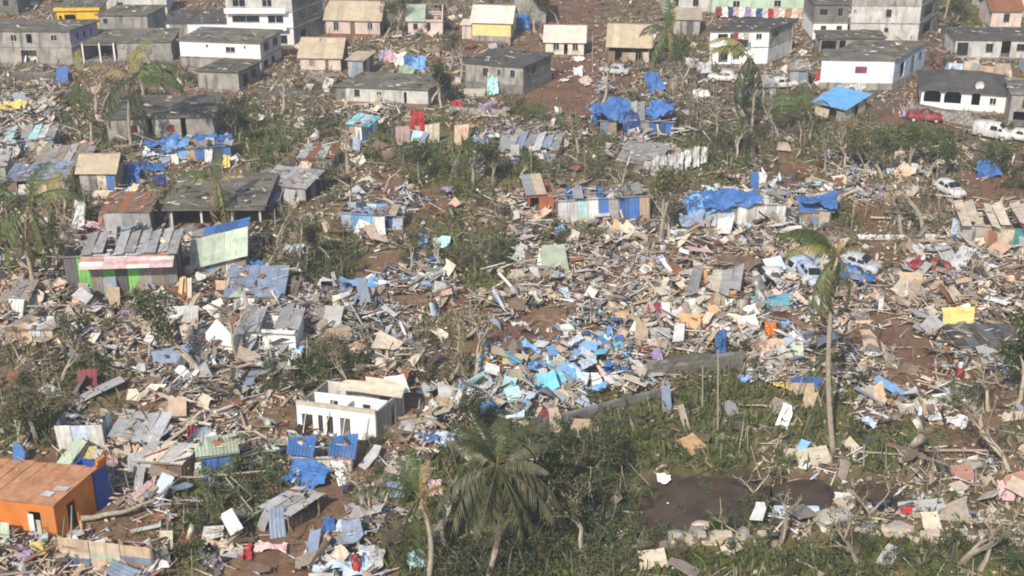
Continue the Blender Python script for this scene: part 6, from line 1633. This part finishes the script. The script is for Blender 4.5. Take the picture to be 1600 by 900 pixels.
# washing lines: white cloths by the slanting grey roof, mixed clothes below the mint building
def washing(label, short, a, b, z, cols, w, l, seed):
    rr = random.Random(seed)
    A, B = G(*a), G(*b)
    t = empty('washing_line', A, label, 'washing line')
    MB().tube([(0, 0, z), (B - A) * .5 + Vector((0, 0, z - .12)), (B - A) + Vector((0, 0, z))], [.012] * 3, 3).build('line', 'greywood', t)
    for q in (Vector(), B - A):
        MB().bar(q + Vector((0, 0, -.3)), q + Vector((0, 0, z + .1)), .05).build('post', 'greywood', t)
    landmark((A + B) / 2, short)
    n = len(cols)
    ang = math.degrees(math.atan2((B - A).y, (B - A).x))
    for i, c in enumerate(cols):
        P = A.lerp(B, (i + .5) / n)
        o = link('hanging_cloth', KIND['c'][3][i % 8], c, None, (P.x, P.y, z - l * .5 + rr.uniform(-.1, .05)), (R(88), 0, R(ang)), (w * rr.uniform(.8, 1.1), l * rr.uniform(.85, 1.1), .6))
        o['group'] = 'cloths hanging on ' + short
        PENDING.append((o, 'cloth', WORD.get(c, c) + ' hanging cloth', P, l))
washing('washing line strung with white sheets beside the slanting grey roof', 'the line of white sheets', (1016, 282), (1104, 262), 2.6, ['white', 'white', 'silver', 'white', 'white', 'white', 'white'], 1.0, 2.1, 1)
washing('washing line of mixed clothes below the mint green building', 'the mixed clothes line', (1118, 30), (1262, 34), 2.0, ['maroon', 'white', 'navy', 'pink', 'white', 'lavender', 'white', 'navy', 'white', 'red', 'pink', 'white', 'salmon', 'cream', 'palewood', 'salmon'], 1.0, 1.5, 2)
washing('short washing line over the balcony of the white two storey house', 'the balcony clothes line', (1142, 108), (1166, 108), 5.1, ['red', 'white', 'pink'], .7, 1.0, 3)

# ---------------------------------------------------------------- scattered debris
PAL = {
    'D': [('tan', 4), ('palewood', 6), ('greywood', 3.4), ('brown', 1.6), ('cream', 4.4), ('grey', 1.4), ('darkwood', 1.2), ('white', 2.8), ('silver', 1.2), ('peach', 1.2), ('rust', .7), ('pink', .4), ('paleblue', .4), ('salmon', .4)],
    'W': [('white', 4.4), ('cream', 5), ('palewood', 5), ('tan', 3), ('silver', 2.2), ('greywood', 2.4), ('grey', 1.5), ('brown', 1.6), ('peach', .8), ('apricot', .5), ('pink', .6), ('paleblue', .7), ('palegreen', .4), ('darkwood', 1)],
    'B': [('white', 3.4), ('paleblue', 2.6), ('skyblue', 1.5), ('cream', 3), ('palewood', 3), ('tan', 2.4), ('silver', 1.8), ('blue', .9), ('aqua', .8), ('cyan', .4), ('greywood', 2), ('brown', 1.6), ('darkwood', 1), ('salmon', .4)],
    'M': [('grey', 4), ('silver', 3), ('bluegrey', 2), ('greywood', 3), ('darkgrey', 2), ('tan', 1.4), ('white', 1.4), ('brown', 1.4), ('rust', .8), ('palewood', 1.4)],
    'T': [('greywood', 4), ('tan', 2.5), ('palewood', 2), ('brown', 3), ('darkwood', 2.5), ('cream', .8), ('white', .6), ('grey', .8)]}
for a, b in (('V', 'T'), ('G', 'T'), ('S', 'D'), ('H', 'D'), ('K', 'T'), ('L', 'D')):
    PAL[a] = PAL[b]
DENS = dict(D=3.3, W=3.8, B=3.8, M=3.2, T=1.2, V=.4, G=.3, S=.3, H=.45, K=0.0, L=1.15)
PATHS = [([G(*q) for q in pts], hw) for pts, hw in (
    (((655, 625), (638, 655), (610, 690), (565, 735), (520, 785), (480, 835), (430, 872), (380, 905)), 1.5),
    (((740, 545), (790, 525), (850, 500), (890, 480)), 1.6), (((835, 175), (870, 150), (910, 165)), 4.5), (((880, 20), (960, 14)), 5.0), (((690, 300), (760, 285), (800, 290)), 1.8),
    (((1310, 345), (1370, 335), (1440, 325)), 1.9), (((1330, 535), (1380, 525), (1440, 545)), 1.7), (((1500, 300), (1560, 296), (1610, 300)), 2.0), (((1370, 185), (1450, 205), (1530, 225)), 2.2),
    (((1210, 245), (1250, 255)), 1.8), (((590, 425), (625, 405)), 1.4), (((560, 460), (600, 470), (660, 470)), 1.0), (((160, 640), (200, 620)), 1.2), (((690, 165), (760, 178)), 1.6))]
def sample(n_try, seed, dens, y0=64, y1=236, veg=False):
    """ground points, denser in the debris, thinning slowly with distance"""
    r = np.random.default_rng(seed)
    Y = r.uniform(y0, y1, n_try)
    X = r.uniform(-1, 1, n_try) * (Y * CP + CAM_H * SP) * 850 / FPX
    wgt = (Y * CP + CAM_H * SP) / ((y1) * CP + CAM_H * SP)
    c = cover_at(X, Y)
    d = np.array([dens[k] for k in LETTERS])[c]
    clump = (.12 + 1.9 * np.clip(vnoise(X, Y, .33) * .55 + vnoise(X + 9, Y, .8) * .45 - .12, 0, 1) ** 1.15) if not veg else .35 + 1.3 * vnoise(X, Y, .55)
    far = np.clip(1.15 - (Y - 70) / 250, .5, 1.15)
    keep = r.random(n_try) < d * clump * far * wgt / 4.4
    for A_, ex, ey, L_, D_, H_ in FOOT + ([] if veg else CLEAR):                # not inside the houses
        qx, qy = X - A_.x, Y - A_.y
        det = ex.x * ey.y - ex.y * ey.x
        u = (qx * ey.y - qy * ey.x) / det
        v = (ex.x * qy - ex.y * qx) / det
        keep &= ~((u > -.15) & (u < L_ + .15) & (v > -.15) & (v < D_ + .15))
    if not veg:                                        # trodden earth paths stay nearly clear
        for path, hw in PATHS:
            d = np.full(n_try, 1e9)
            for a, b in zip(path[:-1], path[1:]):
                ex_, ey_ = b.x - a.x, b.y - a.y
                t_ = np.clip(((X - a.x) * ex_ + (Y - a.y) * ey_) / (ex_ * ex_ + ey_ * ey_), 0, 1)
                d = np.minimum(d, np.hypot(X - a.x - t_ * ex_, Y - a.y - t_ * ey_))
            keep &= (d > hw * (.6 + .8 * vnoise(X, Y, .7))) | (r.random(n_try) < .07)
    for poly in POOLS_AND_SHADE_W:
        keep &= poly_dist(poly, X, Y) > .2
    return X[keep], Y[keep], c[keep], r
def colours(c, r):
    out = np.zeros((len(c), 3))
    for k, letter in enumerate(LETTERS):
        m = c == k
        n = int(m.sum())
        if not n:
            continue
        names, w = zip(*PAL[letter])
        w = np.array(w) / sum(w)
        out[m] = np.array([COLOUR[q] for q in names])[r.choice(len(names), n, p=w)]
    return out * r.uniform(.65, 1.12, (len(c), 1))
def heap(X, Y):
    return 1.7 * np.clip(vnoise(X, Y, .33) * .55 + vnoise(X + 9, Y, .8) * .45 - .42, 0, 1) * 1.6
# the larger pieces one by one (up to about 300 of a kind), the rest as masses
X, Y, c, r = sample(9000, 41, DENS)
order = np.argsort(Y + r.normal(0, 22, len(Y)))
counts = dict(s=0, p=0, k=0, c=0, r=0)
LIMIT = dict(s=125, p=100, k=270, c=50, r=50)
for i in order:
    L_ = LETTERS[c[i]]
    if L_ in 'VG' and r.random() < .6:
        continue
    k = r.choice(['s', 'p', 'k', 'c', 'r'], p=[.2, .25, .4, .09, .06] if L_ != 'M' else [.45, .15, .3, .05, .05])
    if counts[k] >= LIMIT[k]:
        continue
    counts[k] += 1
    names, w = zip(*PAL[L_])
    col = names[r.choice(len(names), p=np.array(w) / sum(w))]
    if k == 's' and col in ('tan', 'palewood', 'brown', 'darkwood', 'greywood', 'cream', 'peach', 'apricot'):
        col = ['grey', 'silver', 'rust', 'bluegrey', 'white', 'grey'][r.integers(6)]
    if k == 'k' and col not in ('tan', 'palewood', 'greywood', 'brown', 'darkwood', 'cream', 'white'):
        col = ['tan', 'palewood', 'greywood', 'brown'][r.integers(4)]
    if k == 'r':
        col = 'concrete'
    if k == 'c' and col in ('tan', 'palewood', 'greywood', 'darkwood', 'brown', 'grey'):
        col = ['white', 'paleblue', 'pink', 'blue', 'maroon', 'cream', 'lavender', 'salmon'][r.integers(8)]
    w_, l_ = {'s': (r.uniform(.7, 1.1), r.uniform(1.2, 2.6)), 'p': (r.uniform(.6, 1.4), r.uniform(.9, 2.0)), 'k': (r.uniform(.1, .3), r.uniform(1.4, 4.0)), 'c': (r.uniform(.7, 1.8), r.uniform(.6, 1.5)), 'r': (r.uniform(.4, .9), r.uniform(.4, .9))}[k]
    piece(k, 0, 0, w_, l_, col, r.uniform(0, 360), float(np.clip(r.normal(8, 18), -38, 38)) if k in 'sp' else float(r.normal(3, 9)), float(np.clip(r.normal(0, 14), -35, 35)), .12 + float(heap(X[i], Y[i])), P=Vector((X[i], Y[i], 0)))
def scatter(name, label, seed, n_try, dens, sizes, tilt, template=(BOX_V, BOX_F), jitter=.25, pal=True, zoff=.06, cols=None, mat='pieces'):
    X, Y, c, r = sample(n_try, seed, dens, veg=(mat == 'blade'))
    n = len(X)
    size = sizes(r, n)
    rx, ry = r.normal(0, tilt, n), r.normal(0, tilt, n)
    lift = (np.abs(np.sin(rx)) * size[:, 1] + np.abs(np.sin(ry)) * size[:, 0]) * .4
    z = gz(X, Y) + zoff + lift + heap(X, Y) * np.isin(c, [LETTERS.index(q) for q in 'DWBM']) * r.random(n) ** .6
    o = mass(name, template[0], template[1], np.stack([X, Y, z], -1), size, euler_mats(rx, ry, r.uniform(0, 6.28, n)), colours(c, r) if cols is None else cols(r, n, c), mat, jitter, seed=seed)
    return tag(o, label, None, kind='stuff')
U = lambda r, a, b, n: r.uniform(a, b, n)
S_ = lambda *a: np.stack(a, -1)
scatter('board_debris', 'broken boards and panels strewn over the whole settlement', 51, 90000, DENS, lambda r, n: S_(.12 + .85 * r.random(n) ** 2.6, .22 + 1.25 * r.random(n) ** 2.2, U(r, .02, .06, n)), .42)
scatter('plank_debris', 'splintered planks and battens strewn through the wreckage', 52, 120000, DENS, lambda r, n: S_(U(r, .05, .16, n), U(r, .6, 2.6, n), U(r, .03, .08, n)), .2)
scatter('small_debris', 'small scraps and household rubbish strewn over the soil', 53, 150000, dict(DENS, S=.9, H=1.0, T=1.8, L=2.2), lambda r, n: S_(U(r, .06, .34, n), U(r, .06, .34, n), U(r, .03, .2, n)), .5, jitter=.5)
fold_v = [(-.5, -.5, 0), (0, -.5, .16), (.5, -.5, 0), (-.5, .5, .1), (0, .5, -.05), (.5, .5, .14)]
fold_f = [(0, 1, 4, 3), (1, 2, 5, 4)]
scatter('sheet_debris', 'torn sheets of metal, plastic and cloth strewn in the wreckage', 54, 50000, DENS, lambda r, n: S_(.2 + 1.5 * r.random(n) ** 2.2, .2 + 1.7 * r.random(n) ** 2.2, U(r, .4, 2.2, n)), .4, template=(fold_v, fold_f), jitter=.35)
stick_v = [(-.5, -.5, -.5), (.5, -.5, -.5), (.5, -.5, .5), (-.5, -.5, .5), (-.25, .5, -.25), (.3, .5, -.25), (.3, .5, .3), (-.25, .5, .3)]
stick_f = [(0, 1, 5, 4), (1, 2, 6, 5), (2, 3, 7, 6), (3, 0, 4, 7)]
TW = dict(D=1.6, W=1.0, B=.9, M=1.4, T=5.0, V=1.6, G=1.2, S=.6, H=.6, K=0, L=2.4)
def twig_cols(r, n, c):
    base = np.array([(.30, .25, .18), (.40, .34, .25), (.20, .15, .10), (.46, .41, .31)])[r.integers(0, 4, n)]
    return base * r.uniform(.7, 1.1, (n, 1))
scatter('twig_litter', 'dead twigs and snapped branches littering the ground', 55, 60000, TW, lambda r, n: S_(U(r, .02, .06, n), U(r, .5, 2.4, n), U(r, .02, .06, n)), .33, template=(stick_v, stick_f), cols=twig_cols, zoff=.1)
# standing stalks left in the scrub
scatter('dead_stalks', 'dry upright stalks standing in the scrub', 56, 26000, dict(D=.2, W=.05, B=.05, M=.3, T=3.6, V=1.3, G=.8, S=.15, H=.15, K=0, L=.8), lambda r, n: S_(U(r, .03, .075, n), U(r, .03, .075, n), U(r, .8, 2.8, n)), .16, template=([(q[0], q[2], q[1] + .5) for q in stick_v], stick_f), cols=twig_cols, zoff=-.1, jitter=.1)
# low green cover: leaves and grass blades
def leaf_cols(r, n, c):
    base = np.array([(.08, .125, .03), (.125, .185, .045), (.055, .09, .028), (.17, .19, .06), (.24, .20, .09)])[r.choice(5, n, p=[.24, .26, .12, .24, .14])]
    return base * r.uniform(.7, 1.2, (n, 1))
LV = dict(D=.3, W=.1, B=.1, M=.3, T=2.6, V=4.4, G=2.6, S=.2, H=.5, K=.3, L=1.5)
scatter('leaf_cover', 'low creeping leaves covering the ground', 57, 120000, LV, lambda r, n: S_(U(r, .15, .4, n), U(r, .15, .4, n), U(r, .2, .4, n)), .5, template=(LEAF_V, [(0, 1, 2, 3)]), cols=leaf_cols, zoff=.12, jitter=.1, mat='blade')
blade_v = [(-.5, 0, 0), (.5, 0, 0), (.25, .35, .75), (-.1, .8, 1.0)]
scatter('grass', 'rough green grass growing around the pool and palm', 58, 190000, dict(D=.15, W=.03, B=.03, M=.1, T=1.2, V=3.4, G=4.4, S=.25, H=.3, K=.2, L=1.0), lambda r, n: S_(U(r, .06, .14, n), U(r, .3, .8, n), U(r, .3, .95, n)), .2, template=(blade_v, [(0, 1, 2, 3)]), cols=leaf_cols, zoff=-.02, jitter=.1, mat='blade')

# ---------------------------------------------------------------- labels for the pending things: what, which one, beside what
ORD = ['closest', 'second closest', 'third closest', 'fourth closest', 'fifth closest', 'sixth closest', 'seventh closest', 'eighth closest', 'ninth closest', 'tenth closest', 'eleventh closest', 'twelfth closest', 'thirteenth closest', 'fourteenth closest', 'fifteenth closest', 'sixteenth closest', 'seventeenth closest', 'eighteenth closest']
CATS = dict(tree='tree', bush='bush', pole='pole', cloth='cloth', s='sheet', p='board', k='plank', c='tarp', b='box', r='rubble', o='barrel')
by = {}
for o, kind, desc, P, size in PENDING:
    l = NEAR(P.x, P.y)
    by.setdefault((kind, desc, l[2]), []).append((math.hypot(l[0] - P.x, l[1] - P.y), o, size))
for (kind, desc, lm), rows in by.items():
    rows.sort(key=lambda q: q[0])
    for i, (_, o, size) in enumerate(rows):
        o['category'] = CATS[kind]
        if len(rows) == 1:
            o['label'] = f"{desc} beside {lm}"
        else:
            o['label'] = f"{desc}, {ORD[min(i, 17)]} such to {lm}"

# ---------------------------------------------------------------- thin haze over the whole place
def haze_box():
    lo, hi = Vector((float(gx[0]) - 50, float(gy[0]) - 50, -1.95)), Vector((float(gx[-1]) + 50, float(gy[-1]) + 50, CAM_H + 3.5))
    m = bpy.data.materials.new('haze')
    m.use_nodes = True
    m.node_tree.nodes.clear()
    v = m.node_tree.nodes.new('ShaderNodeVolumePrincipled')
    v.inputs['Color'].default_value = (.92, .93, .95, 1)
    v.inputs['Density'].default_value = .00065
    v.inputs['Anisotropy'].default_value = .2
    out = m.node_tree.nodes.new('ShaderNodeOutputMaterial')
    m.node_tree.links.new(v.outputs[0], out.inputs['Volume'])
    o = MB().box((lo + hi) / 2, hi - lo).build('haze', m)
    o['kind'] = 'stuff'
    o['label'] = 'thin pale haze over the settlement'
haze_box()
